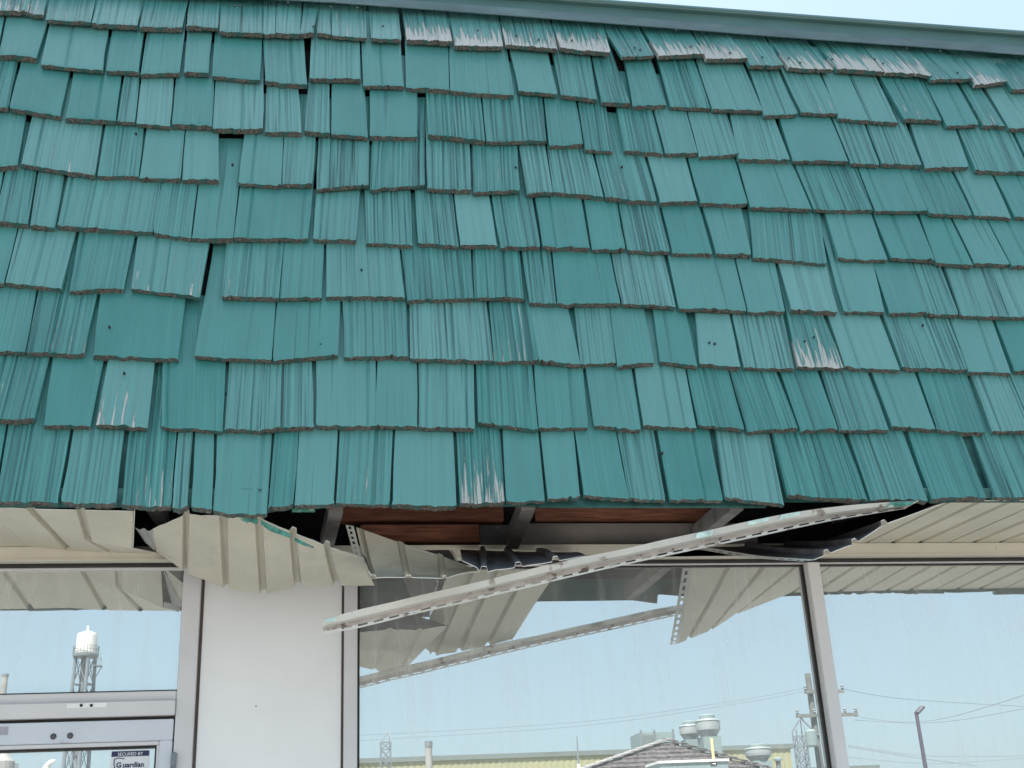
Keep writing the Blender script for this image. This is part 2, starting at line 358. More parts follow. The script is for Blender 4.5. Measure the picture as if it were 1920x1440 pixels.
# every shake in view: left/right x at its top, then its two butt corners (photo pixels)
ROWS = [
"""-130 12 -150 940 -12 941|15 133 -8 940 107 942|138 233 115 943 217 945|241 331 228 946 320 950|334 361 323 951 353 951|366 402 359 952 397 955|408 510 400 960 500 963|515 560 503 953 550 947|562 633 552 947 626 944
638 737 630 943 730 945|740 850 735 945 856 949|857 937 862 944 947 942|942 1010 949 941 1021 940|1013 1075 1027 938 1088 932|1078 1155 1095 930 1180 935|1158 1225 1181 935 1248 937|1232 1330 1257 936 1356 937
1342 1443 1360 933 1469 947|1448 1583 1478 928 1627 937|1592 1693 1632 937 1740 937|1703 1803 1747 935 1848 932|1823 1990 1865 933 2045 932|1995 2110 2050 933 2170 934""",
"""-25 93 -60 786 65 787|98 195 82 797 168 799|202 290 180 797 276 801|305 423 302 800 417 807|430 495 421 803 487 807|496 585 488 805 588 799|592 705 593 799 704 798|708 782 703 798 783 799|785 888 786 801 889 803
893 998 897 791 1008 806|1002 1093 1010 801 1102 800|1098 1185 1115 797 1203 806|1190 1285 1206 797 1306 803|1287 1365 1310 797 1395 805|1368 1455 1400 808 1497 803|1463 1533 1502 808 1570 803|1540 1628 1575 807 1667 807
1635 1715 1673 798 1755 806|1720 1812 1758 805 1848 811|1822 1892 1862 808 1935 809|1895 2010 1939 808 2060 810""",
"""-50 68 -80 657 47 659|73 182 50 660 157 664|188 347 175 664 334 673|383 517 365 668 510 675|520 638 512 675 634 665|643 762 645 668 765 668|768 912 769 672 925 677|918 993 927 677 1010 675|994 1065 1012 678 1088 683
1077 1142 1088 682 1156 680|1144 1207 1158 686 1227 678|1225 1287 1238 677 1308 687|1303 1368 1312 682 1388 689|1373 1467 1395 687 1490 691|1475 1545 1497 688 1582 689|1553 1650 1585 687 1687 694|1657 1780 1693 690 1815 694
1782 1860 1816 695 1895 699|1867 1960 1902 695 2005 699|1965 2060 2010 700 2110 702""",
"""-60 33 -90 528 7 530|35 143 10 530 115 540|150 253 130 545 232 540|258 393 247 540 375 555|425 532 417 557 523 558|533 608 524 558 603 557|613 748 611 555 759 557|752 883 764 562 888 558|886 974 890 558 983 558
979 1033 992 567 1043 570|1036 1144 1045 569 1163 570|1148 1245 1166 570 1267 576|1252 1377 1273 578 1400 583|1380 1453 1403 584 1472 583|1460 1550 1484 581 1570 586|1558 1637 1583 584 1658 585|1638 1703 1668 587 1737 586
1704 1765 1738 588 1797 591|1772 1857 1800 591 1890 595|1858 1945 1893 594 1985 596|1947 2030 1988 597 2075 598""",
"""-100 7 -130 418 -12 418|10 68 -9 415 52 420|72 120 57 423 103 425|128 302 108 423 287 435|303 370 288 437 357 445|373 447 360 446 437 447|450 587 438 447 578 447|593 675 587 448 668 450|683 770 687 455 773 458
778 848 784 455 860 461|852 918 863 460 932 460|923 997 938 464 1013 462|1003 1090 1018 463 1105 465|1095 1157 1110 467 1172 467|1160 1235 1177 469 1257 472|1240 1312 1260 473 1335 475|1318 1390 1343 477 1408 477
1405 1538 1412 482 1551 494|1547 1633 1572 483 1665 487|1637 1720 1670 484 1752 488|1725 1783 1755 493 1823 497|1787 1850 1826 494 1895 496|1852 1960 1897 498 2000 500""",
"""-30 48 -50 315 33 309|60 192 40 308 177 330|197 270 183 329 260 330|275 347 262 333 338 334|348 410 341 336 410 337|458 532 447 343 528 347|533 592 529 345 585 345|597 693 593 355 692 347|698 797 694 354 796 346
799 880 801 354 883 355|885 970 887 361 974 357|973 1023 988 363 1036 360|1027 1110 1038 359 1132 368|1115 1210 1135 370 1232 378|1215 1285 1238 379 1308 378|1290 1378 1313 381 1402 383|1383 1487 1407 388 1521 392
1492 1605 1527 393 1637 393|1610 1707 1642 397 1742 394|1708 1785 1743 400 1823 404|1790 1860 1828 403 1898 407|1865 1940 1903 405 1985 410""",
"""-40 33 -60 200 15 201|39 130 18 203 113 218|138 227 123 222 217 227|233 262 219 227 253 228|265 325 256 230 319 236|330 402 323 233 398 236|404 494 399 241 493 242|500 560 497 246 566 248|578 618 571 246 618 251
623 683 621 252 690 257|694 782 694 255 782 256|799 902 803 252 909 264|905 1017 912 266 1025 264|1020 1080 1030 272 1093 270|1085 1137 1097 280 1150 283|1157 1223 1170 281 1243 286|1227 1287 1247 288 1308 287
1290 1363 1312 293 1387 288|1370 1453 1385 298 1481 299|1462 1558 1487 301 1590 303|1562 1622 1595 305 1649 308|1625 1700 1653 308 1728 310|1708 1792 1735 315 1817 312|1798 1897 1830 320 1930 322|1903 1980 1937 322 2020 325""",
"""-60 8 -90 100 -5 101|12 88 -3 102 68 109|92 203 77 121 193 133|210 270 199 132 260 135|275 345 264 138 337 137|352 397 345 135 391 137|402 491 398 142 488 150|494 570 497 152 576 160|583 675 581 147 676 147
678 752 681 160 757 161|760 840 762 163 843 168|842 952 844 170 964 178|957 1028 973 170 1045 177|1037 1108 1052 178 1120 187|1112 1155 1128 191 1182 195|1173 1222 1187 199 1250 196|1235 1303 1257 199 1332 202
1308 1395 1335 205 1430 208|1408 1462 1433 216 1497 214|1468 1538 1502 211 1572 212|1543 1593 1573 221 1630 226|1595 1645 1632 226 1683 230|1652 1732 1695 223 1765 227|1735 1797 1775 236 1835 233|1803 1843 1843 235 1885 236
1850 1925 1892 240 1970 242""",
"""-70 62 -80 22 53 25|63 90 54 27 82 32|93 180 87 40 170 45|183 268 172 47 258 52|272 353 262 52 342 55|355 382 349 53 379 54|383 412 380 53 409 55|414 493 412 62 492 67|494 517 493 67 516 67|518 567 516 67 562 68
569 597 563 67 588 64|598 620 595 65 621 67|621 687 622 70 687 74|693 747 696 75 752 77|755 840 763 78 848 81|843 937 853 88 943 90|940 1033 948 88 1045 94|1038 1133 1050 93 1143 103|1135 1203 1165 110 1227 107
1207 1297 1235 108 1318 104|1303 1372 1323 113 1402 112|1377 1440 1405 125 1467 127|1447 1520 1478 130 1560 133|1533 1620 1568 130 1658 137|1623 1673 1660 137 1715 141|1675 1707 1716 142 1748 146|1710 1735 1745 153 1782 151
1737 1777 1783 151 1822 151|1785 1852 1827 163 1887 155|1853 1905 1897 170 1950 168|1907 1980 1952 172 2030 174""",
]
rows = []
for r in ROWS:
    rows.append([tuple(float(v) for v in s.split()) for s in r.replace('\n', '|').split('|')])
FLASH = [(-200,-40),(600,0),(755,10),(1190,44),(1280,53),(1450,68),(1920,100),(2200,120)]
def interp(pts, x):
    for (a, ya), (b_, yb) in zip(pts, pts[1:]):
        if x <= b_: return ya + (yb-ya)*(x-a)/(b_-a if b_ != a else 1)
    return pts[-1][1]
special = {(0,11):('g',1.0,.75), (2,7):('g',1.0,.35), (2,14):('g',.6,.9), (3,3):('g',.3,.28), (3,4):('g',.7,.3), (1,2):('g',.2,.45), (0,3):('g',.9,.45), (0,4):('g',.9,.5), (2,1):('g',.8,.3),
           (7,19):('g',.5,.25), (7,22):('g',.5,.3), (7,24):('g',.6,.4), (0,9):('g',.5,.3), (5,1):('g',.4,.25), (1,8):('g',.6,.2)}
combed = {(6,11),(6,12),(6,14),(5,7),(5,8),(5,9),(5,10),(5,12),(5,13),(3,4),(3,7),(3,9),(2,1),(2,13),(4,14),(4,9),(1,0),(1,4),(5,17),(6,20),(6,21),(3,17),(3,18),(1,14),(4,11),(0,18),(7,14),(7,16),(8,14),(8,16),(8,20),(8,23),(8,25)}
rng = random.Random(3)
def botline(k):
    pts = []
    for s in rows[k]: pts += [(s[2], s[3]+6), (s[4]-.01, s[5]+6)]
    return pts
def unit(v): return v.normalized()
cnt = 0
for k, row in enumerate(rows):
    top = FLASH if k == 8 else botline(k+1)
    for i, (xlt, xrt, xlb, ylb, xrb, yrb) in enumerate(row):
        lift = rng.uniform(-.001, .004); curl = rng.uniform(-.0035, .0035)
        ex_tilt = 0.0
        BL = on_roof(xlb, ylb); BR = on_roof(xrb, yrb)
        TL = on_roof(xlt, interp(top, xlt), 0.002); TR = on_roof(xrt, interp(top, xrt), 0.002)
        dl = TL-BL; dl -= SN*dl.dot(SN); dr = TR-BR; dr -= SN*dr.dot(SN)
        e_l = dl.length/EXPO; dl.normalize(); dr.normalize()
        gv = 0.9 if (k, i) in combed else rng.choice((.10, .14, .25, .4, .6, .8))
        pv = 0.0 if rng.random() > .15 else rng.uniform(.02, .12)
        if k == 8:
            gv = max(gv, .55); pv = rng.uniform(.9, 1.35) if 14 <= i else rng.choice((0, .1, .2))  # pale patches carry the top course's sun glints in the colour
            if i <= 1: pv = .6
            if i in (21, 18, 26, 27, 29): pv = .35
        if (k, i) in special: _, gv, pv = special[(k, i)]
        ln = 2.08 if k < 8 else .985*e_l
        th_k = TH*rng.uniform(.80, 1.22)
        F, Bk, n, ys = shingle_mesh(None, BL, BR, dl, dr, ln, TH, lift, gv, rng, origin=BL, curl=curl, tb_=th_k)
        side = rng.uniform(-.0035, .0035)
        for rr in (F, Bk):
            for j, yy in enumerate(ys):
                for q in range(len(rr[j])): rr[j][q] = rr[j][q] + SN*(side*(q/n-.5)*max(0, 1-yy*.9))
        # top row lies back against the deck a little more than the rest
        if k == 8:
            for rr in (F, Bk):
                for j, yy in enumerate(ys):
                    for q in range(len(rr[j])): rr[j][q] = rr[j][q] + SN*(.008-.030*yy)
        # local frame: x across, y up slope, z out
        ax = (BR-BL); ax -= SN*ax.dot(SN); ay = dl.lerp(dr, .5).normalized(); ax = ay.cross(SN).normalized()
        R3 = Matrix((ax, ay, SN)); bm = nb()
        add_shingle(bm, F, Bk, n, R3)
        o = obj('shingle', bm, [MAT['paint'], MAT['butt']], roof)
        o.matrix_world = Matrix.Translation(BL) @ R3.transposed().to_4x4()
        o['groove'] = gv; o['peel_glint'] = pv; o['tone'] = max(0, min(1, rng.gauss(.32, .30)))
        cnt += 1
# the same roof beyond the edges of the view
bm = nb(); rng2 = random.Random(11)
R3 = Matrix((Vector((1,0,0)), SU, SN))
for k in range(9):
    left = on_roof(rows[k][0][2], rows[k][0][3]); right = on_roof(rows[k][-1][4], rows[k][-1][5])
    for sgn, st in ((-1, left), (1, right)):
        x = st.x + sgn*.006; s0 = (st-E0).dot(SU)
        while XL < x < XR:
            wd = rng2.uniform(.09, .21)
            x0, x1 = (x-wd, x) if sgn < 0 else (x, x+wd)
            s_ = s0 + rng2.uniform(-.006, .006)
            b0 = E0 + SU*s_ + SN*TH; BL = Vector((x0, b0.y, b0.z)); BR = Vector((x1, b0.y, b0.z))
            ln = 2.08 if k < 8 else max(.3, (TOPS-s_)/EXPO)
            F, Bk, n, ys = shingle_mesh(None, BL, BR, SU, SU, ln, TH, 0, .2, rng2, ncol=4)
            if k == 8:
                for rr in (F, Bk):
                    for j, yy in enumerate(ys):
                        for q in range(len(rr[j])): rr[j][q] = rr[j][q] + SN*(.006-.030*yy)
            add_shingle(bm, F, Bk, n); x += sgn*(wd + .006)
o = obj('shingle_field', bm, [MAT['paint'], MAT['butt']], roof); o['kind'] = 'stuff'; o['groove'] = .3; o['peel_glint'] = 0.0; o['tone'] = .25

# nail heads left showing in the top course
bm = nb()
for x, y in ((968,68),(1010,75),(1072,77),(1190,90),(1200,94),(1267,57),(1295,88),(1368,100),(1429,108),(1478,110),(1500,118),(1560,112),(1640,112),(1655,120),(1700,92),(1762,97),(1795,137),(1870,118),(896,58),(670,16),(718,50),(450,12),(540,6),(620,14),(588,50),(440,12)):
    p = on_roof(x, y, TH+.001); q = p + SN*.005; tube(bm, p, q, .0045, n=8)
o = obj('nail_heads', bm, MAT['screw'], roof); o['kind'] = 'stuff'
bm = nb()
for x, y in ((205,613),(601,646),(255,251),(436,309),(1241,850),(1330,643),(1340,645),(1509,640),(1526,632),(967,314),(1166,313),(678,506),(233,700),(1730,610)):
    p = on_roof(x, y, TH*.55 + .004); tube(bm, p - SN*.004, p + SN*.0035, rng.uniform(.0025, .0045), n=7)
o = obj('knot_holes', bm, MAT['gasket'], roof); o['kind'] = 'stuff'
# flashing over the top course: overlapping lengths, slightly kinked
fp = [(-400,-50),(120,-24),(640,3),(1040,33),(1455,66),(1775,89),(2150,119)]
def rp(x, y, off): return on_roof(x, y, off)
prevs = None
for a_, b_ in zip(fp, fp[1:]):
    bm = nb(); N_ = 14; cols = []
    for q in range(N_+1):
        t = q/N_; x = a_[0]+(b_[0]-a_[0])*t + (0 if q else -6); y = a_[1]+(b_[1]-a_[1])*t
        wv = math.sin(x*.021)*.004 + math.sin(x*.053+1)*.003 + rng.uniform(-.002, .002)
        p0 = rp(x, y+2, .016+wv); p1 = rp(x, y-12, .012+wv*.6)
        p2 = p1 + SU*.012 - SN*.010; p3 = p2 + Vector((0, .06, .02))
        cols.append([p0 - SN*.004, p0, p1, p2, p3])
    vs = [[bm.verts.new(p) for p in c] for c in cols]
    for q in range(N_):
        for j in range(4): bm.faces.new((vs[q][j], vs[q+1][j], vs[q+1][j+1], vs[q][j+1]))
    bmesh.ops.solidify(bm, geom=bm.faces[:], thickness=.0012)
    obj('flashing', bm, MAT['flash'], shop)
# parapet coping: lower dark face, projecting lighter cap
def capline(pxs, d): return [P(x, y, d) for x, y in pxs]
zt = P(1600, 36, -.15).z; zm = P(1600, 52, -.15).z
boxo('parapet_board', (XL, XR, .150, .21, 4.50, zm+.012), MAT['teal_trim'], shop)
bm = nb(); prof = [(.128, zm+.012), (.120, zm+.022), (.120, zt-.03), (.128, zt-.012), (.138, zt-.004), (.30, zt-.012), (.30, zm), (.20, zm+.012)]
lv = [bm.verts.new((XL-.02, a, b_)) for a, b_ in prof]; rv = [bm.verts.new((XR+.02, a, b_)) for a, b_ in prof]
for j in range(len(prof)): bm.faces.new((lv[j], rv[j], rv[(j+1)%8], lv[(j+1)%8]))
bm.faces.new(lv[::-1]); bm.faces.new(rv)
obj('parapet_cap', bm, MAT['teal_trim'], shop)

# body behind the front
bm = nb()
box(bm, XL, XR, 9.8, 10.0, 0, 4.6)
box(bm, XL, XL+.2, .22, 9.8, 0, 4.6); box(bm, XR-.2, XR, .22, 9.8, 0, 4.6)
box(bm, XL+.2, XR-.2, .22, 9.8, 4.45, 4.6)
obj('outer_wall', bm, MAT['stucco'], shop)
bm = nb()
box(bm, XL+.22, XR-.22, 5.0, 5.1, 0.01, 2.9); box(bm, XL+.22, XR-.22, .12, 5.0, 2.80, 2.9); box(bm, XL+.22, XR-.22, .12, 5.0, .004, .02)
box(bm, XL+.205, XL+.22, .12, 5.0, .02, 2.8); box(bm, XR-.22, XR-.205, .12, 5.0, .02, 2.8)
obj('interior', bm, MAT['roommat'], shop)
for x in (XL, XR-.05):   # gable returns of the mansard
    bm = nb(); pts = [(-.60, 2.5), (.20, 2.5), (.20, 4.6), (.10, 4.6)]
    A = [bm.verts.new((x, a, b_)) for a, b_ in pts]; B = [bm.verts.new((x+.05, a, b_)) for a, b_ in pts]
    bm.faces.new(A[::-1]); bm.faces.new(B)
    for j in range(4): bm.faces.new((A[j], A[(j+1)%4], B[(j+1)%4], B[j]))
    obj('roof_end', bm, MAT['teal_trim'], shop)

# ------------------------------------------------------------------ wall, frames, glass
ZG = 2.487      # top of the glass
zc0, zc1 = 2.508, 2.545
X_j0 = P(341, 1150, .03).x; X_j1 = P(376.5, 1120, .03).x; X_p0 = P(384, 1120, .0).x; X_p1 = P(640, 1200, 0).x
X_f0 = P(645, 1200, .03).x; X_f1 = P(670, 1200, .03).x; X_m1 = P(1549, 1140, .045).x; X_m0 = P(1526, 1140, .045).x
# frieze trim at the head of the wall
bm = nb(); box(bm, XL, XR, -.062, -.02, zc0, zc1); box(bm, XL, XR, -.066, -.02, zc0-.006, zc0-.0005)
obj('frieze_trim', bm, MAT['creamtrim'], shop)
boxo('head_gasket', (XL, XR, -.030, -.012, zc0-.0145, zc0-.0065), MAT['gasket'], shop)
boxo('frame_head', (XL, XR, -.014, .05, ZG, zc0-.0150), MAT['alu'], shop, .002)
# wall behind the trim, up into the eave
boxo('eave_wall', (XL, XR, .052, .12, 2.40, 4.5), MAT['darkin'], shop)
# jamb beside the door
boxo('door_jamb', (X_j0, X_j1, -.045, .05, 0, ZG-.0005), MAT['alu'], shop, .002)
boxo('joint', (X_j1+.0005, X_p0-.0005, -.012, .05, 0, ZG-.0005), MAT['brown'], shop)
boxo('wall_panel', (X_p0, X_p1, -.022, .05, 0, ZG-.0005), MAT['white'], shop, .002)
boxo('joint', (X_p1+.0005, X_f0-.0005, -.012, .05, 0, ZG-.0005), MAT['brown'], shop)
boxo('window_jamb', (X_f0, X_f1, -.040, .05, 0, ZG-.0005), MAT['alu'], shop, .002)
boxo('mullion', (X_m0, X_m1, -.045, .05, .42, ZG-.0005), MAT['alu'], shop, .002)
bm = nb(); q = P(480, 1324, .0225); tube(bm, q+Vector((0,.002,0)), q-Vector((0,.0008,0)), .002, n=7); obj('nail_hole', bm, MAT['gasket'], shop)
sillz = .40
def window(x0, x1, z0, z1):
    wn = boxo('window', (x0+.001, x1-.001, -.030, .05, z0-.06, z0-.001), MAT['alu'], shop, .002)
    bm = nb(); gk = .008
    box(bm, x0+.0005, x0+gk, -.010, -.0005, z0, z1); box(bm, x1-gk, x1-.0005, -.010, -.0005, z0, z1)
    box(bm, x0+gk, x1-gk, -.010, -.0005, z1-.005, z1-.0005); box(bm, x0+gk, x1-gk, -.010, -.0005, z0, z0+gk)
    obj('gasket', bm, MAT['gasket'], wn)
    boxo('pane', (x0+.0005, x1-.0005, 0, .006, z0+.0005, z1-.0005), MAT['glass'], wn)
    return wn
window(X_f1, X_m0, sillz, ZG)
x = X_m1; 
window(X_m1, 3.25, sillz, ZG)
for x0 in (3.25, 5.05, 6.85):
    boxo('mullion', (x0+.001, x0+.069, -.045, .05, .42, ZG-.0005), MAT['alu'], shop, .002)
    window(x0+.07, x0+1.8, sillz, ZG)
boxo('sill_wall', (X_f1+.001, XR, .0, .05, .0, sillz-.062), MAT['white'], shop)
boxo('sill_wall', (X_f1+.001, XR, -.028, -.001, .0, .02), MAT['alu'], shop)
boxo('end_post', (8.651, XR, -.045, .05, sillz-.06, ZG-.0005), MAT['alu'], shop)
# transom over the door
zt0 = P(300, 1296.5, 0).z; zt1 = P(300, 1314, .04).z; zt2 = P(300, 1341, .055).z; X_d0 = X_j0-.98
tw = boxo('transom_window', (X_d0, X_j0-.001, -.040, .05, zt1, zt0-.004), MAT['alu'], shop, .002)
boxo('gasket', (X_d0, X_j0-.001, -.012, .02, zt0-.0035, zt0+.003), MAT['gasket'], tw)
boxo('gasket', (X_j0-.004, X_j0-.0005, -.006, -.0005, zt0+.0035, ZG-.0005), MAT['gasket'], tw)
boxo('pane', (X_d0, X_j0-.0005, 0, .006, zt0+.0035, ZG-.0005), MAT['glass'], tw)
hb = boxo('header_bar', (X_d0, X_j0-.001, -.058, .05, zt2, zt1-.0005), MAT['alu'], shop, .002)
pp = P(163, 1323, .058)
cpz = boxo('cover_plate', (pp.x-.055, pp.x+.055, -.0605, -.0582, pp.z-.006, pp.z+.007), MAT['white'], hb)
for xx in (150, 169):
    q = P(xx-20+10, 1323, .061); tube(bm := nb(), (q.x+.018, -.0606, q.z), (q.x+.018, -.0618, q.z), .0045, n=10); obj('screw', bm, MAT['gasket'], hb)
# door
door = thing('door_root', '', ''); bpy.data.objects.remove(door)
zd = P(300, 1348, .05).z; zg = P(200, 1402, .03).z; zb = P(200, 1391, .045).z
xs_r = X_j0-.004; xg = P(289, 1420, .02).x; xst = P(297, 1420, .045).x
door = boxo('door', (X_d0, xs_r, -.045, -.004, zb, zd), MAT['alud'], shop, .002)
boxo('stile', (xst, xs_r, -.0448, -.004, .01, zb-.0005), MAT['alud'], door, .002)
boxo('stile', (X_d0, X_d0+.055, -.0448, -.004, .01, zb-.0005), MAT['alud'], door, .002)
bz = P(200, 1399.5, .040).z
boxo('glazing_bead', (X_d0+.056, xst-.0005, -.040, -.006, bz, zb-.0008), MAT['alu'], door, .002)
boxo('glazing_bead', (xst-.007, xst-.0005, -.040, -.006, .2, bz-.0005), MAT['alu'], door, .001)
boxo('gasket', (X_d0+.056, xst-.0075, -.030, -.006, bz-.006, bz-.0005), MAT['gasket'], door)
boxo('gasket', (xst-.0125, xst-.0075, -.030, -.006, .2, bz-.0065), MAT['gasket'], door)
boxo('pane', (X_d0+.056, xst-.013, -.012, -.006, .2, bz-.0065), MAT['glass'], door)
boxo('bottom_rail', (X_d0+.056, xst-.001, -.0448, -.004, .01, .199), MAT['alud'], door, .002)
boxo('gap_shadow_seal', (X_d0, X_j0-.001, -.03, .04, zd+.0005, zt2-.0005), MAT['gasket'], hb)
for xx, yy in ((100, 1381), (131.5, 1379.5)):
    q = P(xx, yy, .046); bm = nb()
    lathe_pts = [(.0085, 0), (.0085, .002), (.006, .0045), (.002, .005)]
    ring = []
    for r_, h_ in lathe_pts: ring.append([bm.verts.new((q.x+r_*math.cos(t*math.pi/6), -.0453-h_, q.z+r_*math.sin(t*math.pi/6))) for t in range(12)])
    for a_, b_ in zip(ring, ring[1:]):
        for t in range(12): bm.faces.new((a_[t], a_[(t+1)%12], b_[(t+1)%12], b_[t]))
    bm.faces.new(ring[-1]); obj('bolt', bm, MAT['screw'], door)
qa = P(326.5, 1413, .06); bm = nb()
tube(bm, (qa.x, -.056, qa.z), (qa.x, -.056, qa.z-.034), .0075, n=12); tube(bm, (qa.x, -.056, qa.z-.036), (qa.x, -.056, qa.z-.08), .0075, n=12)
tube(bm, (qa.x, -.056, qa.z+.004), (qa.x, -.056, qa.z), .005, n=10)
obj('hinge', bm, MAT['steel'], door)
# grey faded label at far left of the rail
q = P(7, 1370, .046); boxo('faded_label', (q.x-.03, q.x+.012, -.0462, -.0453, q.z-.012, q.z+.011), simple('faded_label', (.40,.37,.42), .5), door)
# security sticker on the door glass
s0 = P(209, 1403.5, .0125); s1 = P(281.5, 1403.5, .0125)
SX0, SX1, SZ1 = s0.x, s1.x, bz-.0105; SW = SX1-SX0; SZ0 = SZ1 - SW*.86
def rrect(bm, x0, x1, z0, z1, r, y):
    pts = []
    for cx, cz, a0 in ((x1-r, z1-r, 0), (x0+r, z1-r, 90), (x0+r, z0+r, 180), (x1-r, z0+r, 270)):
        for k in range(5): a = rad(a0+k*22.5); pts.append((cx+r*math.cos(a), y, cz+r*math.sin(a)))
    A_ = [bm.verts.new(p) for p in pts]; B_ = [bm.verts.new((p[0], y+.0006, p[2])) for p in pts]
    bm.faces.new(A_); bm.faces.new(B_[::-1]); n_ = len(pts)
    for k in range(n_): bm.faces.new((A_[k], B_[k], B_[(k+1)%n_], A_[(k+1)%n_]))
    bmesh.ops.recalc_face_normals(bm, faces=bm.faces[:])
bm = nb(); rrect(bm, SX0, SX1, SZ0, SZ1, SW*.06, -.0138)
stk = obj('security_sticker', bm, MAT['sticker']); tag(stk, 'small white and navy security company sticker inside the corner of the door glass', 'sticker')
bh = SW*.135
bm = nb(); box(bm, SX0+.002, SX1-.002, -.0150, -.0146, SZ1-.002-bh, SZ1-.002); obj('navy_band', bm, MAT['navy'], stk)
bm = nb(); box(bm, SX0+.002, SX1-.002, -.0150, -.0146, SZ0+.002, SZ0+.002+bh*1.3); obj('navy_band', bm, MAT['navy'], stk)
def text(s, x, z, size, mat, parent, y=-.0154, name='lettering', bold=0, align='CENTER'):
    cu = bpy.data.curves.new(name, 'FONT'); cu.body = s; cu.size = size; cu.align_x = align; cu.extrude = .0001; cu.offset = bold; cu.resolution_u = 3
    to = bpy.data.objects.new(name, cu); C.objects.link(to)
    bpy.context.view_layer.update(); me = bpy.data.meshes.new_from_object(to.evaluated_get(bpy.context.evaluated_depsgraph_get()))
    bpy.data.objects.remove(to)
    me.transform(Matrix.Rotation(rad(90), 4, 'X')); me.transform(Matrix.Translation((x, y, z)))
    me.materials.clear(); me.materials.append(mat)
    return obj(name, me, mat, parent)
cx = (SX0+SX1)/2
text('SECURED BY', cx, SZ1-.002-bh*.82, bh*.85, MAT['sticker'], stk, bold=.0001)
text('uardian', SX0+SW*.325, SZ1-SW*.43, SW*.185, MAT['navy'], stk, align='LEFT', bold=.0005)
text('G', SX0+SW*.155, SZ1-SW*.43, SW*.185, MAT['navy'], stk, align='LEFT', bold=.0006)
text('PROTECTION', SX0+SW*.68, SZ1-SW*.53, SW*.085, MAT['greyprint'], stk)
text('1-800-PROTECT', cx, SZ0+.002+bh*.35, bh*.85, MAT['sticker'], stk, bold=.0001)
bm = nb(); sh = []   # shield outline round the G
for t in np.linspace(0, 1, 25):
    if t < .5: u = t*2; px_, pz_ = .10+.23*u, -.215+.02*math.sin(u*math.pi) 
    else: px_, pz_ = 0, 0
pts = [(.36,-.215),(.22,-.19),(.10,-.215),(.095,-.34),(.13,-.46),(.22,-.555),(.30,-.50),(.335,-.44)]
for (a0_, b0_), (a1_, b1_) in zip(pts, pts[1:]):
    beam(bm, (SX0+SW*a0_, -.0152, SZ1+SW*b0_), (SX0+SW*a1_, -.0152, SZ1+SW*b1_), SW*.022, SW*.022)
for v in bm.verts: v.co.y = -.0152 + max(-.0003, min(.0003, v.co.y+.0152))
obj('shield_emblem', bm, MAT['navy'], stk)

# ------------------------------------------------------------------ ribbed soffit sheets
def catmull(pts, n):
    if len(pts) == 2: return [pts[0].lerp(pts[1], t/n) for t in range(n+1)]
    out = []; m = len(pts)
    for q in range(n+1):
        u = q/n*(m-1); i = min(int(u), m-2); t = u-i
        p0 = pts[max(0,i-1)]; p1 = pts[i]; p2 = pts[i+1]; p3 = pts[min(m-1,i+2)]
        out.append(.5*((2*p1)+(p2-p0)*t+(2*p0-5*p1+4*p2-p3)*t*t+(3*p1-p0-3*p2+p3)*t**3))
    return out
def polyl(pts, n):
    if len(pts) == 2: return [pts[0].lerp(pts[1], t/n) for t in range(n+1)]
    m = len(pts)-1; out = []
    for q in range(n+1):
        u = q/n*m; i = min(int(u), m-1); out.append(pts[i].lerp(pts[i+1], u-i))
    return out
def ribbed(rails, ribs, n=8, wr=.022, hr=.013, th=.0018, up=Vector((0,0,1)), between=4, jit=0.0, flat=None, linear=False):
    """rails: polylines running wall-to-fascia, one per station; ribs: set of station indices that carry a rib."""
    R_ = [(polyl(r, n) if linear else catmull(r, n)) for r in rails]
    cols = []    # list over across position of list over k of (point)
    m = len(R_)
    for i in range(m):
        for s_ in ((-.5, 0), (-.28, 1), (.28, 1), (.5, 0)) if i in ribs else ((0, 0),):
            col = []
            for k in range(n+1):
                p = R_[i][k]; a = R_[max(0,i-1)][k]; b_ = R_[min(m-1,i+1)][k]
                tan = (b_-a).normalized(); al = (R_[i][min(n,k+1)]-R_[i][max(0,k-1)])
                nr = tan.cross(al).normalized()
                if nr.dot(up) < 0: nr = -nr
                if s_ == (0, 0): nr_off = 0
                else: nr_off = s_[1]*hr
                off = s_[0]*wr if i in ribs else 0
                if i == 0 and off < 0 or i == m-1 and off > 0: off = 0
                col.append((p + tan*off + nr*nr_off, nr))
            cols.append(col)
        if i < m-1 and between > 1:
            for q in range(1, between):
                t = q/between; col = []
                for k in range(n+1):
                    p = R_[i][k].lerp(R_[i+1][k], t); tan = (R_[i+1][k]-R_[i][k]).normalized()
                    al = (R_[i][min(n,k+1)]-R_[i][max(0,k-1)]); nr = tan.cross(al).normalized()
                    if nr.dot(up) < 0: nr = -nr
                    col.append((p + nr*random.uniform(-jit, jit), nr))
                # keep clear of the rib shoulders
                cols.append(col)
    bm = nb()
    lo = [[bm.verts.new(p) for p, nr in c] for c in cols]; hi = [[bm.verts.new(p+nr*th) for p, nr in c] for c in cols]
    mc = len(cols)
    for i in range(mc-1):
        for k in range(n):
            bm.faces.new((lo[i][k], lo[i+1][k], lo[i+1][k+1], lo[i][k+1])).material_index = 0
            bm.faces.new((hi[i][k+1], hi[i+1][k+1], hi[i+1][k], hi[i][k])).material_index = 1
    for i in range(mc-1):
        bm.faces.new((lo[i][0], hi[i][0], hi[i+1][0], lo[i+1][0])).material_index = 2
        bm.faces.new((lo[i+1][n], hi[i+1][n], hi[i][n], lo[i][n])).material_index = 2
    for k in range(n):
        bm.faces.new((lo[0][k+1], hi[0][k+1], hi[0][k], lo[0][k])).material_index = 2
        bm.faces.new((lo[-1][k], hi[-1][k], hi[-1][k+1], lo[-1][k+1])).material_index = 2
    bmesh.ops.recalc_face_normals(bm, faces=bm.faces[:])
    return bm
